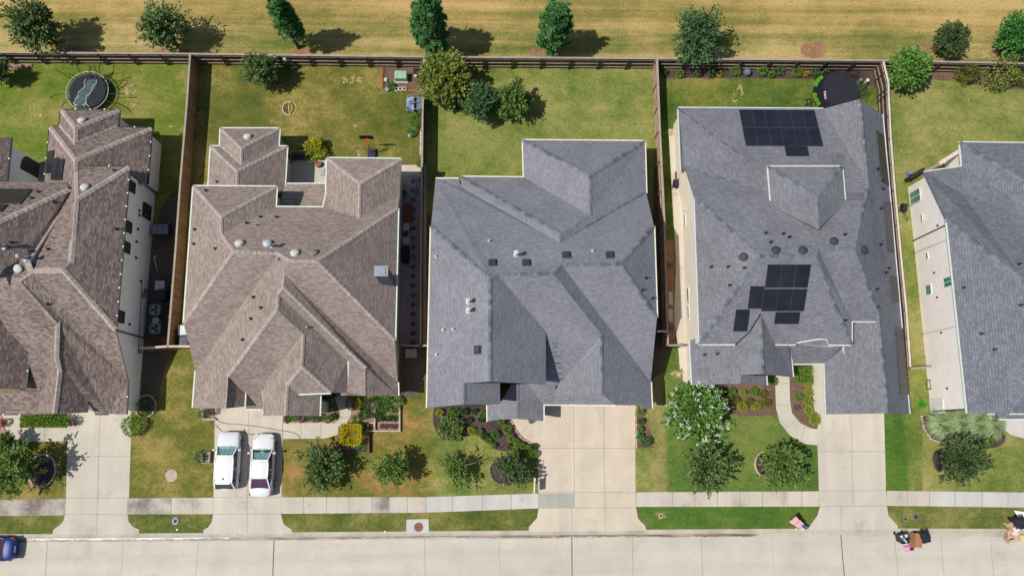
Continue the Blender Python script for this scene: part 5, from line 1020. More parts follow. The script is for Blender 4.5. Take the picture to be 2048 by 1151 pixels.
# ---- trampolines
def trampoline(u, v, r, label, matm, pad, padm, rods, arcs):
    c = P(u, v, .85); root = empty('trampoline', (c.x, c.y, 0), label, 'trampoline'); o = Vector((c.x, c.y, 0)); n = 40
    circ = lambda q, z, k=n: [o + Vector((q * math.cos(i * 6.2832 / k), q * math.sin(i * 6.2832 / k), z)) for i in range(k + 1)]
    m = MB(); m.tube(circ(r, .85), .032, 8, 0, False); m.build('rim', padm if pad else simple('galvanised_rim', (186, 198, 180), .6, .1), root, smooth=True)
    m = MB(); a = circ(r * .86, .84); m.poly(a[:-1]); m.poly([q + Vector((0, 0, -.01)) for q in a[:-1]][::-1]); mt = m.build('jumping_mat', matm, root)
    m = MB(); k = 56
    for i in range(k): t = i * 6.2832 / k; d = Vector((math.cos(t), math.sin(t), 0)); m.bar(o + d * r * .86 + Vector((0, 0, .84)), o + d * r * .98 + Vector((0, 0, .85)), .03, .02)
    m.build('springs', VB, root)
    if pad:
        m = MB(); A, B_ = circ(r * .86, .88), circ(r * 1.02, .88)
        for i in range(n):
            q = (i / n * 360) % 360
            m.add([A[i], B_[i], B_[i + 1], A[i + 1]], [[0, 1, 2, 3]], 0 if 120 < q < 250 and (i // 2) % 3 else 1)
        m.build('edge_pad', [pad, matm], root)
    for i in range(4):
        t = i * 1.5708 + .5; d = Vector((math.cos(t), math.sin(t), 0)); p = Vector((-d.y, d.x, 0)) * .45; m = MB(); m.tube([o + d * r + p + Vector((0, 0, .83)), o + d * r * 1.02 + p + Vector((0, 0, .04)), o + d * r * 1.02 - p + Vector((0, 0, .04)), o + d * r - p + Vector((0, 0, .83))], .03, 6); m.build('leg', VB, root)
    for t, l_, b in rods:
        d = Vector((math.cos(t), math.sin(t), 0)); s = Vector((-d.y, d.x, 0)); m = MB(); m.tube([o + d * r + Vector((0, 0, .6)), o + d * (r + .15 * l_) + Vector((0, 0, .95)), o + d * (r + .55 * l_) + s * b * .3 + Vector((0, 0, 1.1)), o + d * (r + l_) + s * b + Vector((0, 0, 1.0))], .035, 6); m.build('pole', VB, root)
    return root, o
TMAT = simple('black_trampoline_mat', (42, 42, 52), .8, 0, .1, 3)
rt, o1 = trampoline(174.5, 182, 1.72, 'round black trampoline with a pale rim and bent poles, half behind the umber house', TMAT, None, None, [(2.5, 1.5, .2), (2.0, 1.1, -.1), (3.3, 1.3, .25), (3.75, .7, .2), (-.15, 1.5, .2), (-.45, 1.5, -.2), (1.1, 1.0, .3), (.65, 1.2, -.3)], 0)
m = MB(); n = 9; pts = []
for i in range(n): t = i / (n - 1); pts.append((o1.x + .25 - .75 * t + .1 * math.sin(t * 7), o1.y + 1.0 - 2.4 * t, .87))
for i in range(n - 1):
    w0, w1 = [.25 + .4 * math.sin(math.pi * min(1, (j + .6) / n)) for j in (i, i + 1)]
    a, b = Vector(pts[i]), Vector(pts[i + 1]); X = Vector((1, .25, 0)); m.add([a - X * w0, a + Vector((0, 0, .09)), a + X * w0, b - X * w1, b + Vector((0, 0, .11)), b + X * w1], [[0, 3, 4, 1], [1, 4, 5, 2]])
tag(m.build('crumpled_netting', simple('grey_green_netting', (78, 96, 98), .8, 0, .3, 4), smooth=True), 'crumpled grey green net lying on the round black trampoline', 'netting')
m = MB(); WHT = simple('white_webbing', (206, 216, 214), .7)
for s in (-1, 1): m.tube([(x + s * (.42 + .12 * math.sin(i * 2.1)), y, .93) for i, (x, y, z) in enumerate(pts)], .03, 5)
m.tube([(o1.x - .9, o1.y - 1.2, .9), (o1.x - .4, o1.y - 1.35, .9), (o1.x, o1.y - 1.1, .9), (o1.x + .3, o1.y - 1.4, .9)], .03, 5); tag(m.build('white_webbing', WHT), 'loose white webbing straps on the crumpled net', 'strap')
m = MB()
for ph in (0, 1.1): m.tube([(o1.x + .2 + ph * 1.1, o1.y + 1.1 - ph * .5, .9), (o1.x + .3 + ph * 1.2, o1.y + 1.7 - ph * .5, 1.5), (o1.x + .7 + ph * 1.1, o1.y + 1.9 - ph * .7, 1.6), (o1.x + .8 + ph * 1.0, o1.y + 1.5 - ph * .8, 1.1), (o1.x + .5 + ph, o1.y + .9 - ph * .4, .9)], .04, 6)
m.build('bent_hoop', VB, rt)
rt2, o2 = trampoline(1672, 186, 1.95, 'green rimmed trampoline with a safety net behind the slate grey house', TMAT, simple('lime_green_pad', (120, 200, 40), .5), simple('dark_rim', (40, 42, 46), .5), [], 0)
NETM = NT('black_safety_net'); NETM.done((.012, .012, .015), .8); _tr = NETM.n('BsdfTransparent'); _mx = NETM.n('MixShader'); _mx.inputs[0].default_value = .34; NETM.l(_tr.outputs[0], _mx.inputs[1]); NETM.l(NETM.b.outputs[0], _mx.inputs[2]); NETM.l(_mx.outputs[0], NETM.t.nodes['Material Output'].inputs[0]); NETM = NETM.m
m = MB(); k = 36
for i in range(k):
    a, b = i * 6.2832 / k, (i + 1) * 6.2832 / k; q = lambda t, r, z: o2 + Vector((math.cos(t) * r, math.sin(t) * r, z)); sg = lambda t: 2.55 - .25 * abs(math.sin(t * 3)); m.add([q(a, 1.95, .9), q(b, 1.95, .9), q(b, 1.95, sg(b)), q(a, 1.95, sg(a))], [[0, 1, 2, 3]])
m.build('safety_net', NETM, rt2)
for i in range(6): t = i * 6.2832 / 6; m = MB(); q = o2 + Vector((math.cos(t) * 2.0, math.sin(t) * 2.0, 0)); m.tube([q + Vector((0, 0, .4)), q + Vector((0, 0, 2.6))], .03, 6); m.build('pole', VB, rt2)
m = MB(); c = o2 + Vector((-.95, -.25, .855))
for j, l_ in enumerate('xxxxxx'): m.box(c + Vector((.02 * math.sin(j * 2), -.3 + j * .13, 0)), (.14 + .04 * (j % 2), .07, .008), .2)
m.build('mat_logo', WHITE, rt2)
m = MB(); q = o2 + Vector((-2.45, -.75, 0))
for s in (0, .45): m.bar(q + Vector((0, s, 0)), q + Vector((.75, s - .1, .95)), .05, .05)
for z in (.25, .5, .75): m.bar(q + Vector((.75 * z / .95, 0, z)), q + Vector((.75 * z / .95, .42, z)), .05, .05)
tag(m.build('trampoline_ladder', VB), 'small black ladder leaning on the green rimmed trampoline', 'ladder')
# ---- back yard things
m = MB(); c = P(801, 150, .7); rt = empty('transformer_box', (c.x, c.y, 0), 'pale green utility transformer on the mulch corner', 'utility box'); GR = simple('pale_green_enamel', (156, 190, 164), .4)
m.box((c.x, c.y, .05), (1.15, .85, .1)); m.build('concrete_pad', CONC, rt); m = MB(); m.box((c.x, c.y, .4), (.98, .66, .6)); m.build('cabinet', GR, rt); m = MB(); m.box((c.x, c.y, .74), (1.04, .72, .08), 0, 0, .94); m.build('lid', GR, rt)
for (u, v), l in zip([(793, 178.5), (800.6, 177.5), (808.3, 177)], ['leftmost', 'middle', 'rightmost']):
    c = P(u, v, .1); m = MB(); m.tube([(c.x + .15 * math.cos(i * .5236), c.y + .15 * math.sin(i * .5236), .1) for i in range(13)], .035, 6); m.lathe((c.x, c.y, 0), [(.1, 0), (.12, .12)], 12, 1); tag(m.build('white_ring', [WHITE, DKP]), l + ' of the three white rings below the pale green transformer', 'ring', 'white rings by the transformer')
bx(771, 159, (.22, .3, .2), .1, simple('pale_blue_box', (190, 206, 216)), 'storage_box', 'small pale blue box at the edge of the mulch corner', 'box'); bx(797, 163.5, (.6, .16, .06), .03, simple('pinkish_brick', (198, 150, 132)), 'loose_brick', 'loose pinkish slab in front of the transformer', 'brick'); cyl(774, 178, 0, .25, .16, VL, 'metal_bucket', 'small grey bucket beside the white rings', 'bucket', r2=.19)
edging([(766, 135), (766, 178)], 'red brick edging on the left of the mulch corner', simple('red_brick', (170, 90, 66)), .18); edging([(800, 183), (846, 183)], 'red brick edging below the transformer corner', simple('orange_brick', (196, 120, 84)), .18)
m = MB(); c = P(833, 143, .5); rt = empty('wire_trolley', (c.x, c.y, 0), 'black wire trolley in the fence corner', 'trolley')
for z in (.1, .55): m.box((c.x, c.y, z), (.55, .5, .04))
m.build('shelf', DKP, rt)
for s in ((.25, .22), (-.25, .22), (.25, -.22), (-.25, -.22)): m = MB(); m.bar((c.x + s[0], c.y + s[1], 0), (c.x + s[0], c.y + s[1], .75), .04, .04); m.build('leg', VL, rt)
cyl(831, 150, 0, .3, .14, WHITE, 'white_pot', 'small white pot near the yellow green tree', 'pot')
# porch swing / lounge set
c = P(829, 208, .5); rt = empty('garden_swing', (c.x, c.y, 0), 'grey blue garden swing seat against the dark fence', 'garden seat'); BL = simple('grey_blue_cushion', (150, 166, 190), .8, 0, .3, 3); BLF = simple('grey_blue_frame', (120, 134, 158), .5)
m = MB(); m.box((c.x - .35, c.y, .45), (.62, 1.25, .16)); m.build('seat', BL, rt); m = MB()
for i in range(5): m.box((c.x + .22 + .1 * i, c.y, .55 + .1 * i), (.06, 1.25, .05))
m.build('backrest', BLF, rt)
for s in (-.62, 0, .62): m = MB(); m.bar((c.x - .66, c.y + s, .75 if s else .5), (c.x + .66, c.y + s, 1.05), .05, .06); m.build('armrest', BLF, rt)
for s in (-.6, .6):
    for x in (-.55, .55): m = MB(); m.bar((c.x + x, c.y + s, 0), (c.x + x, c.y + s, .8), .05, .05); m.build('leg', BLF, rt)
m = MB()
for i in range(4): m.box((c.x - .4 + R(-.15, .15), c.y - .42 + i * .28, .57), (.42, .2, .1), R(-.5, .5), i % 2, .8)
m.build('cushion', [simple('patterned_cushion', (96, 110, 134), .9, 0, .6, 6), BL], rt)
c = P(841, 279, 1.); m = MB(); rt = empty('white_trellis', (c.x, c.y, 0), 'white slatted trellis leaning on the dark fence', 'trellis')
for i in range(7): m.bar((c.x - .1, c.y - 1.0 + i * .33, .1), (c.x + .12, c.y - 1.0 + i * .33, 1.2), .06, .03)
m.build('slat', WHITE, rt); m = MB(); m.bar((c.x + .12, c.y - 1.05, 1.2), (c.x + .12, c.y + 1.05, 1.2), .07, .05); m.bar((c.x - .08, c.y - 1.05, .2), (c.x - .08, c.y + 1.05, .2), .07, .05); m.build('rail', WHITE, rt)
cyl(819.5, 269, 0, .3, .15, WHITE, 'white_pot', 'small white pot below the climbing plant', 'pot'); cyl(838, 327, 0, .35, .2, simple('terracotta', (150, 92, 72)), 'terracotta_pot', 'terracotta pot at the end of the paver strip', 'pot'); cyl(636, 327, 0, .4, .25, simple('brown_ceramic', (138, 92, 74)), 'round_pot', 'round brown pot on the patio', 'pot')
# pop up goal
c = P(577, 217, .05); rt = empty('pop_up_goal', (c.x, c.y, 0), 'small folding white goal lying on the olive lawn', 'goal'); IV = simple('ivory_tube', (222, 216, 170), .5); m = MB(); r_ = .58
m.tube([(c.x + .1 + r_ * math.cos(t), c.y + r_ * math.sin(t), .06) for t in [1.45 + i * .2 for i in range(18)]], .04, 6); m.tube([(c.x + .16 - .02 * math.sin(i * .31), c.y + r_ - i * 2 * r_ / 10, .08 + .45 * math.sin(i * .314)) for i in range(11)], .04, 6); m.tube([(c.x + .1 + r_ * math.cos(t), c.y + r_ * math.sin(t), .05) for t in [-1.4 + i * .28 for i in range(11)]], .018, 5); m.build('frame', IV, rt)
NET2 = NETM.copy(); NET2.name = 'thin_goal_net'; NET2.node_tree.nodes['Mix Shader'].inputs[0].default_value = .35; m = MB(); m.poly([(c.x + .1 + (r_ - .03) * math.cos(t), c.y + (r_ - .03) * math.sin(t), .05) for t in [1.5 + i * .2 for i in range(17)]]); m.build('net', NET2, rt)
# basketball hoop
c = P(742, 303, 0.); rt = empty('basketball_stand', (c.x, c.y, 0), 'basketball stand with an orange hoop behind the brown house', 'basketball stand'); ORG = simple('orange_enamel', (214, 106, 60), .5); m = MB(); m.box((c.x + .1, c.y - .2, .15), (.75, .9, .3), 0, 0, .8); m.build('base', simple('navy_plastic', (50, 56, 72)), rt)
m = MB(); m.tube([(c.x + .1, c.y - .2, .3), (c.x + .05, c.y - .1, 2.1), (c.x, c.y + .1, 2.3)], .05, 8); m.build('pole', ORG, rt); m = MB(); m.box((c.x, c.y + .3, 2.45), (1.1, .05, .7)); m.build('backboard', DKP, rt); m = MB(); m.tube([(c.x + .23 * math.cos(i * .393), c.y - .0 + .23 * math.sin(i * .393), 2.25) for i in range(17)], .028, 6); m.build('hoop', ORG, rt)
# patio furniture
c = P(646, 344, .4); rt = empty('patio_chair', (c.x, c.y, 0), 'grey wire patio chair beside the shaded part of the slab', 'chair'); m = MB(); m.box((c.x, c.y, .42), (.45, .45, .04)); m.build('seat', VL, rt); m = MB(); m.bar((c.x + .22, c.y - .2, .75), (c.x + .22, c.y + .2, .75), .04, .3); m.build('backrest', VL, rt)
for s in ((.2, .2), (-.2, .2), (.2, -.2), (-.2, -.2)): m = MB(); m.bar((c.x + s[0], c.y + s[1], 0), (c.x + s[0], c.y + s[1], .42), .03, .03); m.build('leg', VL, rt)
c = P(600, 313, .5); rt = empty('metal_bench', (c.x, c.y, 0), 'dark curved metal bench in the shaded patio corner', 'bench'); m = MB(); m.box((c.x, c.y, .42), (1.2, .45, .04)); m.build('seat', VB, rt); m = MB(); m.tube([(c.x - .7, c.y - .4, .45), (c.x - .72, c.y + .25, .85), (c.x - .5, c.y + .35, .9), (c.x + .5, c.y + .35, .9), (c.x + .7, c.y + .2, .85)], .03, 6); m.build('backrest', VL, rt)
for s in (-.5, .5): m = MB(); m.bar((c.x + s, c.y - .2, 0), (c.x + s, c.y - .2, .42), .04, .04); m.build('leg', VB, rt)
# paver strip
c = P(816, 425, .45); rt = empty('wooden_bench', (c.x, c.y, 0), 'reddish wooden bench on the paver strip', 'bench'); RW = island('red_stained_wood', .8, (146, 74, 50), (166, 90, 62), grain=(4, 1, 1)); m = MB()
for i in range(4): m.box((c.x - .24 + i * .16, c.y, .44), (.14, 1.65, .04))
m.build('seat', RW, rt)
for s in (-.7, .7): m = MB(); m.box((c.x, c.y + s, .21), (.5, .1, .42)); m.build('leg', RW, rt)
for v, l in ((453, 'upper'), (481.5, 'lower')):
    c = P(812.5, v, .4); rt = empty('white_stool', (c.x, c.y, 0), l + ' of the two white slotted stools on the paver strip', 'stool', 'white stools'); m = MB(); m.box((c.x, c.y, .4), (.42, .55, .05)); m.build('seat', WHITE, rt); m = MB()
    for y in (-.1, .1): m.box((c.x, c.y + y, .428), (.26, .06, .006))
    m.build('slot', DKP, rt)
    for s in ((.17, .23), (-.17, .23), (.17, -.23), (-.17, -.23)): m = MB(); m.bar((c.x + s[0], c.y + s[1], 0), (c.x + s[0], c.y + s[1], .38), .05, .05); m.build('leg', WHITE, rt)
c = P(811, 508, .7); rt = empty('barbecue_grill', (c.x, c.y, 0), 'black covered box grill on the paver strip', 'grill'); m = MB(); m.box((c.x, c.y, .4), (.5, 1.3, .72)); m.build('cabinet', DKP, rt); m = MB(); m.box((c.x, c.y, .84), (.54, 1.34, .14), 0, 0, .85); m.build('lid', simple('navy_cover', (38, 44, 60)), rt)
m = MB(); c = P(811, 467, .3)
for i in range(5): m.tube([(c.x + R(-.2, .2), c.y + R(-.3, .3), .05), (c.x + R(-.25, .25), c.y + R(-.2, .2), .35), (c.x + R(-.2, .2), c.y + R(-.3, .3), .1)], .025, 5)
tag(m.build('folded_stand', DKP), 'black folded stand between the two white stools', 'stand')
def hose(pts, label, mat, r=.02, z=.035, name='garden_hose'):
    m = MB(); q = [P(u, v, z) for u, v in pts]; o = []
    for i in range(len(q) - 1):
        p0, p1, p2, p3 = q[max(0, i - 1)], q[i], q[i + 1], q[min(len(q) - 1, i + 2)]
        for s in range(4): t = s / 4; o.append(.5 * ((2 * p1) + (p2 - p0) * t + (2 * p0 - 5 * p1 + 4 * p2 - p3) * t * t + (3 * p1 - p0 - 3 * p2 + p3) * t ** 3))
    m.tube(o + [q[-1]], r, 5); return tag(m.build(name, mat), label, 'hose')
hose([(838 + 7 * math.cos(i * .7) + (i % 3), 372 + 13 * math.sin(i * .7)) for i in range(26)] + [(832, 392), (829, 384)], 'coiled dark hose beside the paver strip fence', VB, .022); hose([(822, 512), (826, 518), (825, 528), (821, 530)], 'short tan hose bend on the paver strip', simple('tan_rubber', (214, 180, 150)), .03); hose([(815, 462), (826, 457), (838, 452)], 'short black hose across the paver strip', VB)
HS = simple('grey_brown_hose', (128, 116, 100), .7)
hose([(430, 833), (437, 841), (450, 846), (480, 848), (520, 853), (560, 860), (585, 864), (596, 870), (600, 877), (594, 881), (588, 880)], 'long thin hose crossing the two car driveway', HS, .026); hose([(430, 848), (436, 854), (446, 864)], 'short hose end left of the white suv bonnet', HS, .024); hose([(488, 857), (491, 862), (487, 860), (488, 864), (496, 867), (512, 869)], 'short looped hose in front of the white sedan', HS, .024)
# umber house side yard
def ac(u, v, label):
    c = P(u, v, .8); rt = empty('air_conditioner', (c.x, c.y, 0), label, 'air conditioner', 'air conditioners beside the white side wall'); m = MB(); m.box((c.x, c.y, .4), (.84, .84, .76)); m.build('case', simple('grey_ac_case', (104, 106, 112), .6), rt); m = MB(); m.lathe((c.x, c.y, .78), [(.44, 0), (.44, .05), (.36, .05), (.36, .02)], 20); m.build('fan_ring', simple('light_grey_ring', (150, 152, 158), .5), rt)
    m = MB(); m.lathe((c.x, c.y, .8), [(.34, 0), (.34, .005)], 20); m.build('fan_well', DKP, rt)
    for i in range(3): a = i * 2.0944; m = MB(); m.add([(c.x + .05 * math.cos(a), c.y + .05 * math.sin(a), .82), (c.x + .33 * math.cos(a - .4), c.y + .33 * math.sin(a - .4), .82), (c.x + .33 * math.cos(a + .4), c.y + .33 * math.sin(a + .4), .84)], [[0, 1, 2]]); m.build('fan_blade', VL, rt)
    for i in range(1): m = MB(); [m.tube([(c.x + q * math.cos(k * .524), c.y + q * math.sin(k * .524), .86) for k in range(13)], .008, 4) for q in (.15, .25, .35)]; m.build('fan_grille', VL, rt)
ac(310, 619, 'upper air conditioner, above the pale round tank'); ac(310, 656, 'lower air conditioner, below the pale round tank'); cyl(311, 640, 0, .6, .26, simple('pale_tank', (176, 184, 194)), 'round_tank', 'pale round tank between the two air conditioners', 'tank')
c = P(319, 570, .8); rt = empty('meter_cabinet', (c.x, c.y, 0), 'light grey square cabinet in the shaded side yard', 'cabinet'); m = MB(); m.box((c.x, c.y, .36), (.66, .66, .72)); m.build('case', simple('mid_grey_enamel', (130, 134, 142)), rt); m = MB(); m.box((c.x, c.y, .75), (.74, .74, .06)); m.build('lid', simple('light_grey_enamel', (186, 190, 198)), rt)
def bin_(u, v, label, colr, rz=0, lidc=None, open_=False, group=None, h=1.05):
    c = P(u, v, h); rt = empty('wheelie_bin', (c.x, c.y, -.13 if v > 1060 else 0), label, 'bin', group, rz); m = MB()
    L_ = lambda mb, n, mt: mb.build(n, mt, rt, None, False, None, True)
    if open_:
        q0 = [(-.24, -.26), (.24, -.26), (.24, .26), (-.24, .26)]; q1 = [(-.3, -.36), (.3, -.36), (.3, .36), (-.3, .36)]; i1 = [(x * .92, y * .92) for x, y in q1]
        m.add([(*p, .05) for p in q0] + [(*p, h) for p in q1] + [(*p, h) for p in i1] + [(*p, h - .12) for p in i1], [[0, 1, 5, 4], [1, 2, 6, 5], [2, 3, 7, 6], [3, 0, 4, 7], [4, 5, 9, 8], [5, 6, 10, 9], [6, 7, 11, 10], [7, 4, 8, 11], [8, 9, 13, 12], [9, 10, 14, 13], [10, 11, 15, 14], [11, 8, 12, 15], [12, 13, 14, 15]]); L_(m, 'body', colr)
    else:
        m.box((0, 0, h / 2), (.62, .74, h - .1), 0, 0, 1.0); L_(m, 'body', colr); m = MB(); m.box((0, -.02, h + .0), (.68, .82, .07), 0, 0, .93); m.box((0, .1, h + .045), (.44, .4, .03), 0, 0, .85); L_(m, 'lid', lidc or colr)
    m = MB(); m.bar((-.26, .44, h - .02), (.26, .44, h - .02), .05, .05); L_(m, 'handle', DKP)
    for s in (-.3, .3): m = MB(); m.lathe((s, .36, .13), [(.13, -.03), (.13, .03)], 12, 0, (1, 0, 0)); L_(m, 'wheel', TYRE)
    return rt, c
BINK = simple('black_bin_plastic', (44, 46, 52), .5); BING = simple('grey_bin_plastic', (120, 126, 134), .5)
bin_(322, 589, 'dark bin beside the light grey square cabinet', BINK); bin_(365, 659, 'pale lidded bin behind the weathered fence', BING, .05, simple('pale_bin_lid', (214, 218, 224), .4)); bin_(367, 681, 'dark bin in front of the pale lidded one behind the fence', BINK, .05, simple('dark_bin_lid', (66, 70, 84), .4))
c = P(320, 458, .7); rt = empty('storage_bench', (c.x, c.y, 0), 'grey panelled box standing against the white side wall', 'box'); m = MB(); m.box((c.x, c.y, .35), (1.35, .9, .68)); m.build('case', simple('dark_grey_case', (74, 76, 84)), rt)
for i in range(3): m = MB(); m.box((c.x - .44 + i * .44, c.y, .71), (.4, .82, .03)); m.build('lid', simple('grey_lid', (132, 134, 144)), rt)
m = MB(); c = P(321, 676, .2)
for i in range(4): m.box((c.x, c.y - .24 + i * .16, .06 + .02 * i), (1.1, .13, .04))
tag(m.build('wooden_pallet', TIMD), 'dark wooden pallet beside the short front fence return', 'pallet'); bx(329, 681, (.4, .4, .3), .15, simple('terracotta_block', (150, 84, 66)), 'terracotta_block', 'terracotta coloured block on the dark pallet', 'block')
m = MB(); c = P(312, 527, .4); m.tube([(c.x, c.y - .5, .05), (c.x, c.y + .5, .9), (c.x + .25, c.y + .5, .9)], .03, 6); tag(m.build('white_pipe', WHITE), 'bent white pipe against the shaded soil', 'pipe')
bx(822, 706, (.9, .7, .06), .03, WALKN, 'concrete_slab', 'small concrete slab outside the dark gate fence', 'slab')
# right hand yards
c = P(1495, 144, .35); m = MB(); m.lathe((c.x, c.y, 0), [(.1, 0), (.26, .1), (.34, .3), (.3, .5), (.16, .62), (.02, .66)], 18); tag(m.build('grey_ball', simple('slate_grey_ball', (108, 112, 130), .5), smooth=True), 'grey ball ornament between two shrubs in the rear bed', 'ball')
for (u, v, r_), cc, l in (((1722, 160, .16), (150, 186, 170), 'pale green post cap left of its pale twin in the rear bed'), ((1735, 161, .16), (214, 214, 200), 'pale cream post cap right of the green one in the rear bed')): c = P(u, v, .5); m = MB(); m.lathe((c.x, c.y, 0), [(r_, 0), (r_, .55), (r_ * .8, .62), (.03, .64)], 12); tag(m.build('utility_pedestal', simple('pedestal_%d' % cc[0], cc, .5)), l, 'utility post', 'utility pedestals')
def reel(u, v, label):
    c = P(u, v, .5); rt = empty('hose_reel', (c.x, c.y, 0), label, 'hose reel'); m = MB(); [m.tube([(c.x + .0 + k * .06 - .12, c.y + .3 * math.cos(i * .5236), .5 + .3 * math.sin(i * .5236)) for i in range(13)], .05, 6) for k in range(5)]; m.build('hose', VB, rt); m = MB(); m.bar((c.x - .2, c.y, .5), (c.x + .2, c.y, .5), .06, .06); m.bar((c.x - .2, c.y - .3, 0), (c.x - .2, c.y + .3, .9), .04, .04); m.bar((c.x + .2, c.y - .3, 0), (c.x + .2, c.y + .3, .9), .04, .04); m.build('frame', DKP, rt)
reel(1351, 367, 'brown hose reel on the concrete side path'); reel(1807, 415, 'black hose reel against the pale brick wall'); m = MB(); c = P(1810, 432, .1)
for i in range(4): m.tube([(c.x + R(-.25, .25), c.y + .5 - i * .25, .03), (c.x + R(-.3, .3), c.y + .35 - i * .25, .05), (c.x + R(-.2, .2), c.y + .2 - i * .25, .03)], .03, 5)
tag(m.build('garden_hose', VB), 'loose black hose below the reel at the pale brick wall', 'hose')
bx(1357, 352, (.35, .9, .5), .25, TIMD, 'wall_cabinet', 'narrow brown cabinet beside the corner of the slate grey house', 'cabinet')
c = P(1907, 318, 2.4); rt = empty('patio_awning', (c.x, c.y, 0), 'pale timber patio beam at the corner of the right hand house', 'patio frame'); m = MB(); m.bar(P(1878, 327, 2.3), P(1917, 303, 2.6), .3, .2); m.build('beam', simple('pale_beam', (214, 196, 184)), rt)
for u, v in ((1880, 328), (1900, 334)): q = P(u, v, 2.2); m = MB(); m.box((q.x, q.y, 1.1), (.25, .25, 2.2)); m.build('post', simple('pinkish_post', (206, 178, 164)), rt)
cyl(1820, 344, 0, .5, .2, VL, 'metal_can', 'grey can at the corner of the pale brick wall', 'can'); m = MB(); c = P(1828, 352, .5); m.bar((c.x - .6, c.y - .3, .5), (c.x + .7, c.y + .5, .5), .3, .9); tag(m.build('garden_rack', VB), 'dark garden rack along the back corner of the pale brick wall', 'rack')
# fence hangings
m = MB(); c = P(546, 113, 1.9); m.box((c.x, c.y - .08, 1.62), (.42, .1, .62), 0, 0, .8); m.box((c.x - .05, c.y, 1.93), (.5, .3, .05)); tag(m.build('hanging_box', simple('pale_blue_fabric', (190, 214, 222))), 'pale blue box hung on the back fence beside the young tree', 'box'); m = MB(); c = P(569, 116, 1.6); m.lathe((c.x, c.y - .12, 1.3), [(.1, 0), (.16, .1), (.16, .3), (.1, .36)], 12); tag(m.build('hanging_pot', simple('pale_mint_pot', (176, 208, 190))), 'mint green pot hung on the back fence', 'pot')
# ---- front yards and street
def cover(u, v, r, mat, label, name='manhole_cover', rim=None):
    c = P(u, v, 0); m = MB(); m.lathe((c.x, c.y, 0), [(r, 0), (r, .035), (r * .93, .04), (r * .93, .03)], 26); rt = tag(m.build(name, mat), label, 'cover'); m = MB(); m.lathe((c.x, c.y, 0), [(r * .9, .03), (r * .9, .036)], 24)
    for i in range(6): m.bar((c.x - r * .6, c.y - r * .5 + i * r * .2, .042), (c.x + r * .6, c.y - r * .5 + i * r * .2, .042), .03, .01)
    m.build('lid', rim or mat, rt)
cover(343, 950, .46, CONC, 'round concrete cover in the lawn between the two left driveways', rim=simple('pinkish_lid', (190, 168, 152), .9, 0, .25, 4)); cover(837, 1053, .34, simple('rusty_iron', (126, 82, 76), .8, 0, .3, 5), 'rusty round cover on the pale inlet slab', rim=simple('rusty_iron_lid', (142, 94, 86), .8, 0, .3, 5))
def plate(u, v, a, b, mat, label, rz=0, name='meter_cover'):
    c = P(u, v, 0); m = MB(); n = 14; m.lathe((c.x, c.y, 0), [(a, 0), (a, .05), (a * .85, .055)], n, 0, None, 1, b / a); m.lathe((c.x, c.y, .05), [(a * .5, 0), (a * .5, .015)], n, 1, None, 1, b / a); tag(m.build(name, [mat, DKP if a < .4 else mat]), label, 'cover')
BLC = simple('blue_grey_cover', (150, 158, 176), .6, 0, .3, 8); GYC = simple('dark_grey_cover', (96, 102, 108), .6)
plate(351, 1041, .25, .28, BLC, 'blue grey cover on the verge between the two left driveways'); plate(1810, 1037, .15, .22, simple('mid_grey_cover', (124, 126, 122)), 'smaller oval cover on the right hand verge'); plate(1831, 1033, .21, .25, GYC, 'larger dark oval cover on the right hand verge'); plate(1321, 1031, .16, .2, simple('sandy_cover', (196, 180, 150)), 'sandy cover on the green verge'); plate(1357, 748, .14, .12, WHITE, 'white cleanout cap in the bare patch beside the slate grey house', name='cleanout_cap')
for u, v, l in ((354, 1058.5, 'left hand white marker at the kerb, below the blue grey cover'), (770, 1062, 'white marker at the kerb left of the inlet slab'), (1593, 1057, 'white marker at the kerb below the flag')): cyl(u, v, 0, .06, .07, WHITE, 'kerb_marker', l, 'marker')
sheet('verge_wear', [blob(1357, 748, 16, 8), blob(1321, 1030, 11, 7)], DRYP, z=4 * Z)
# estate agent style post sign
c = P(1069.6, 957, 1.75); rt = empty('post_sign', (c.x, c.y, 0), 'white post with a long arm and hanging board beside the wide driveway', 'sign'); q = P(1068.3, 986, 1.72); m = MB(); m.box((c.x, c.y, .88), (.11, .11, 1.76)); m.box((c.x, c.y, 1.79), (.16, .16, .06), 0, 0, .7); m.build('post', WHITE, rt); m = MB(); m.bar((c.x, c.y - .06, 1.62), (q.x, q.y, 1.62), .09, .09); m.build('arm', WHITE, rt)
m = MB(); m.box((c.x, (c.y + q.y) / 2 - .1, 1.15), (.03, .82, .62)); m.build('board', simple('sign_board', (150, 140, 132), .6), rt)
for s in (-.3, .3): m = MB(); m.bar((c.x, (c.y + q.y) / 2 - .1 + s, 1.46), (c.x, (c.y + q.y) / 2 - .1 + s, 1.58), .02, .02); m.build('hook', DKP, rt)
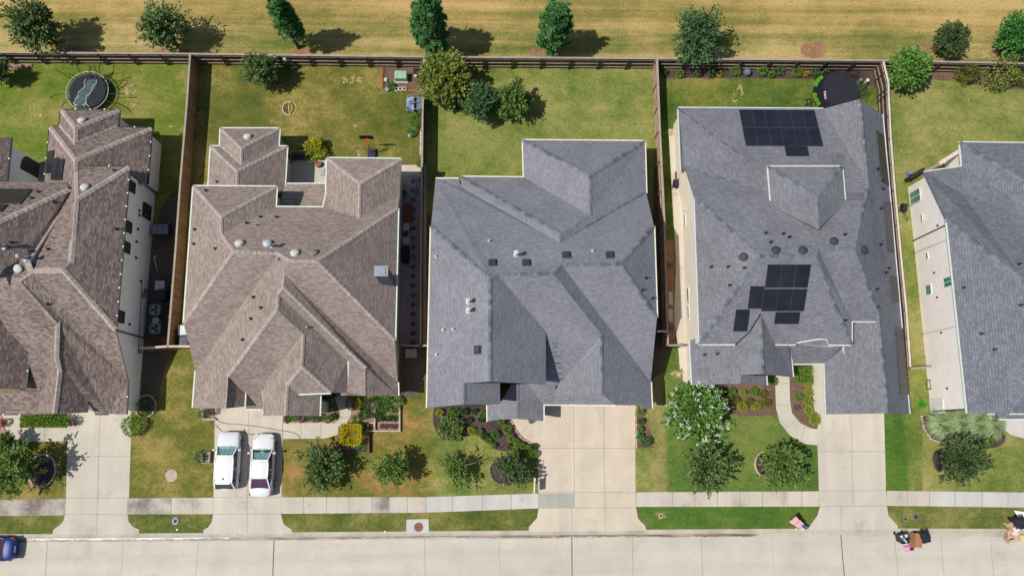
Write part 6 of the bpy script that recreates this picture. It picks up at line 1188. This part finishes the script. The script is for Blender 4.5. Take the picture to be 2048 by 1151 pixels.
# flag
a, b = P(1618, 1054, .25), P(1592, 1032, 1.35); rt = empty('flag', (a.x, a.y, 0), 'red, white and blue striped flag on a leaning pole at the verge', 'flag'); m = MB(); m.tube([a - Vector((0, 0, .25)), b], .022, 6); m.tube([a - Vector((0, 0, .25)), a], .03, 6); m.build('pole', WHITE, rt)
FR, FW, FB = simple('flag_red', (196, 36, 62), .7), simple('flag_white', (240, 236, 238), .7), simple('flag_blue', (44, 66, 130), .7); m = MB(); d = b - a; dn = Vector((.55, -.55, -.45)).normalized(); nx, ny = 26, 9; g = []
ex = d * .96; ey = Vector((-.46, -.38, -.45))
pt = lambda i, j: a + d * .04 + ex * (i / nx) + ey * (j / ny) * (.85 + .25 * i / nx) + Vector((.05, -.04, .05)) * math.sin(i * .7 + j * .25)
for j in range(ny):
    for i in range(nx): m.add([pt(i, j), pt(i + 1, j), pt(i + 1, j + 1), pt(i, j + 1)], [[0, 1, 2, 3]], 2 if (i < 10 and j < 5) else (0 if j % 2 == 0 else 1))
cl = m.build('cloth', [FR, FW, FB], rt, smooth=True); m = MB()
for i in range(5):
    for j in range(4): q = pt(1 + i * 2, .9 + j * 1.6) + Vector((-.01, -.01, .03)); m.box(q, (.03, .03, .004))
m.build('stars', FW, cl)
# rubbish at the kerb
rt, c = bin_(1812, 1077, 'open dark bin full of pale blue rubbish at the kerb', BINK, .12, open_=True); m = MB()
for i in range(9): m.box((R(-.2, .2), R(-.26, .26), .99 + R(0, .12)), (R(.12, .26), R(.12, .3), .1), R(0, 3), i % 3, .7)
o = m.build('rubbish', [simple('pale_blue_plastic', (170, 198, 208), .5, 0, .2, 8), simple('pale_paper', (206, 214, 218)), simple('dark_bag', (52, 56, 70), .4)], None, (0, 0, 0)); o.location = (c.x, c.y, -.13); o.rotation_euler = (0, 0, .12); tag(o, 'pale blue bags and paper filling the open dark bin', 'rubbish')
rt, c2 = bin_(1853, 1074, 'closed black bin with a white mark on its lid at the kerb', BINK, .25); m = MB(); m.box((.08, -.26, 1.075), (.22, .07, .012)); m.build('lid_mark', WHITE, rt, None, False, None, True)
c = P(1832, 1079, .5); rt = empty('cardboard_box', (c.x, c.y, -.13), 'flattened brown cardboard box between the two kerb bins', 'box', None, -.1); CB = simple('brown_cardboard', (172, 124, 84), .85, 0, .1, 3); m = MB(); m.box((0, 0, .5), (.5, 1.05, .75)); m.build('carton', CB, rt, None, False, None, True)
for s in (-1, 1): m = MB(); m.bar((s * .25, -.5, .9), (s * .25, .5, .9), .02, .2); m.build('flap', CB, rt, None, False, None, True)
m = MB(); c = P(1819, 1096, .1); k = 14; o = len(m.v); m.lathe((c.x, c.y, -.125), [(.42, 0), (.46, .08), (.34, .2), (.15, .27), (.02, .28)], k, 0, None, 1.0, .5); m.v = [(x + .04 * math.sin(9 * y), y + .03 * math.sin(11 * x), z) for x, y, z in m.v]; tag(m.build('pink_bag', simple('pink_plastic', (226, 150, 206), .5, 0, .15, 6), smooth=True), 'bright pink bag lying in front of the open bin', 'bag'); cyl(1824, 1097, -.13, .25, .11, simple('maroon_plastic', (84, 30, 40), .4), 'maroon_tub', 'small dark red tub on the pink bag', 'tub')
CB2 = simple('faded_cardboard', (176, 142, 116), .85, 0, .15, 3); m = MB(); c = P(2027, 1066, .3); q = random.Random(9)
for i in range(34): a, r_ = q.uniform(0, 6.28), q.uniform(0, .75); m.box((c.x + r_ * math.cos(a) * .8, c.y + r_ * math.sin(a), -.05 + q.uniform(0, .55) * (1 - r_ * .7)), (q.uniform(.25, .55), q.uniform(.2, .5), q.uniform(.02, .06)), 0, i % 3, 1, Matrix.Rotation(q.uniform(0, 6), 3, 'Z') @ Matrix.Rotation(q.uniform(-.6, .6), 3, 'X'))
tag(m.build('rubbish_pile', [simple('crumpled_tan_paper', (204, 174, 150), .9, 0, .2, 4), CB2, simple('pale_tan_paper', (226, 196, 168), .9, 0, .2, 4)]), 'heap of crumpled tan cardboard at the right edge of the kerb', 'rubbish'); m = MB(); m.box((c.x + .15, c.y + .35, .55), (.5, .4, .06), .5, 0, .8); m.box((c.x + .1, c.y + .4, .6), (.2, .15, .04), .2, 1); tag(m.build('white_wrapper', [WHITE, BLC]), 'white wrapper on top of the tan cardboard heap', 'wrapper')
bin_(2044, 1045, 'black bin at the right edge behind the tan cardboard heap', BINK, .3); m = MB(); c = P(2040, 1027, .3); m.add([(c.x - .3, c.y + .25, .1), (c.x + .5, c.y + .15, .3), (c.x + .45, c.y - .35, .35), (c.x - .05, c.y - .3, .2)], [[0, 3, 2, 1]]); m.add([(c.x - .3, c.y + .25, .06), (c.x + .5, c.y + .15, .26), (c.x + .45, c.y - .35, .31), (c.x - .05, c.y - .3, .16)], [[0, 1, 2, 3]]); tag(m.build('foam_sheet', WHITE), 'folded white foam sheet on the verge at the right edge', 'foam sheet'); bx(2046, 1076, (.4, .5, .3), .02, simple('yellow_plastic', (216, 206, 140), .6), 'yellow_tub', 'yellow tub at the right edge beside the cardboard heap', 'tub')
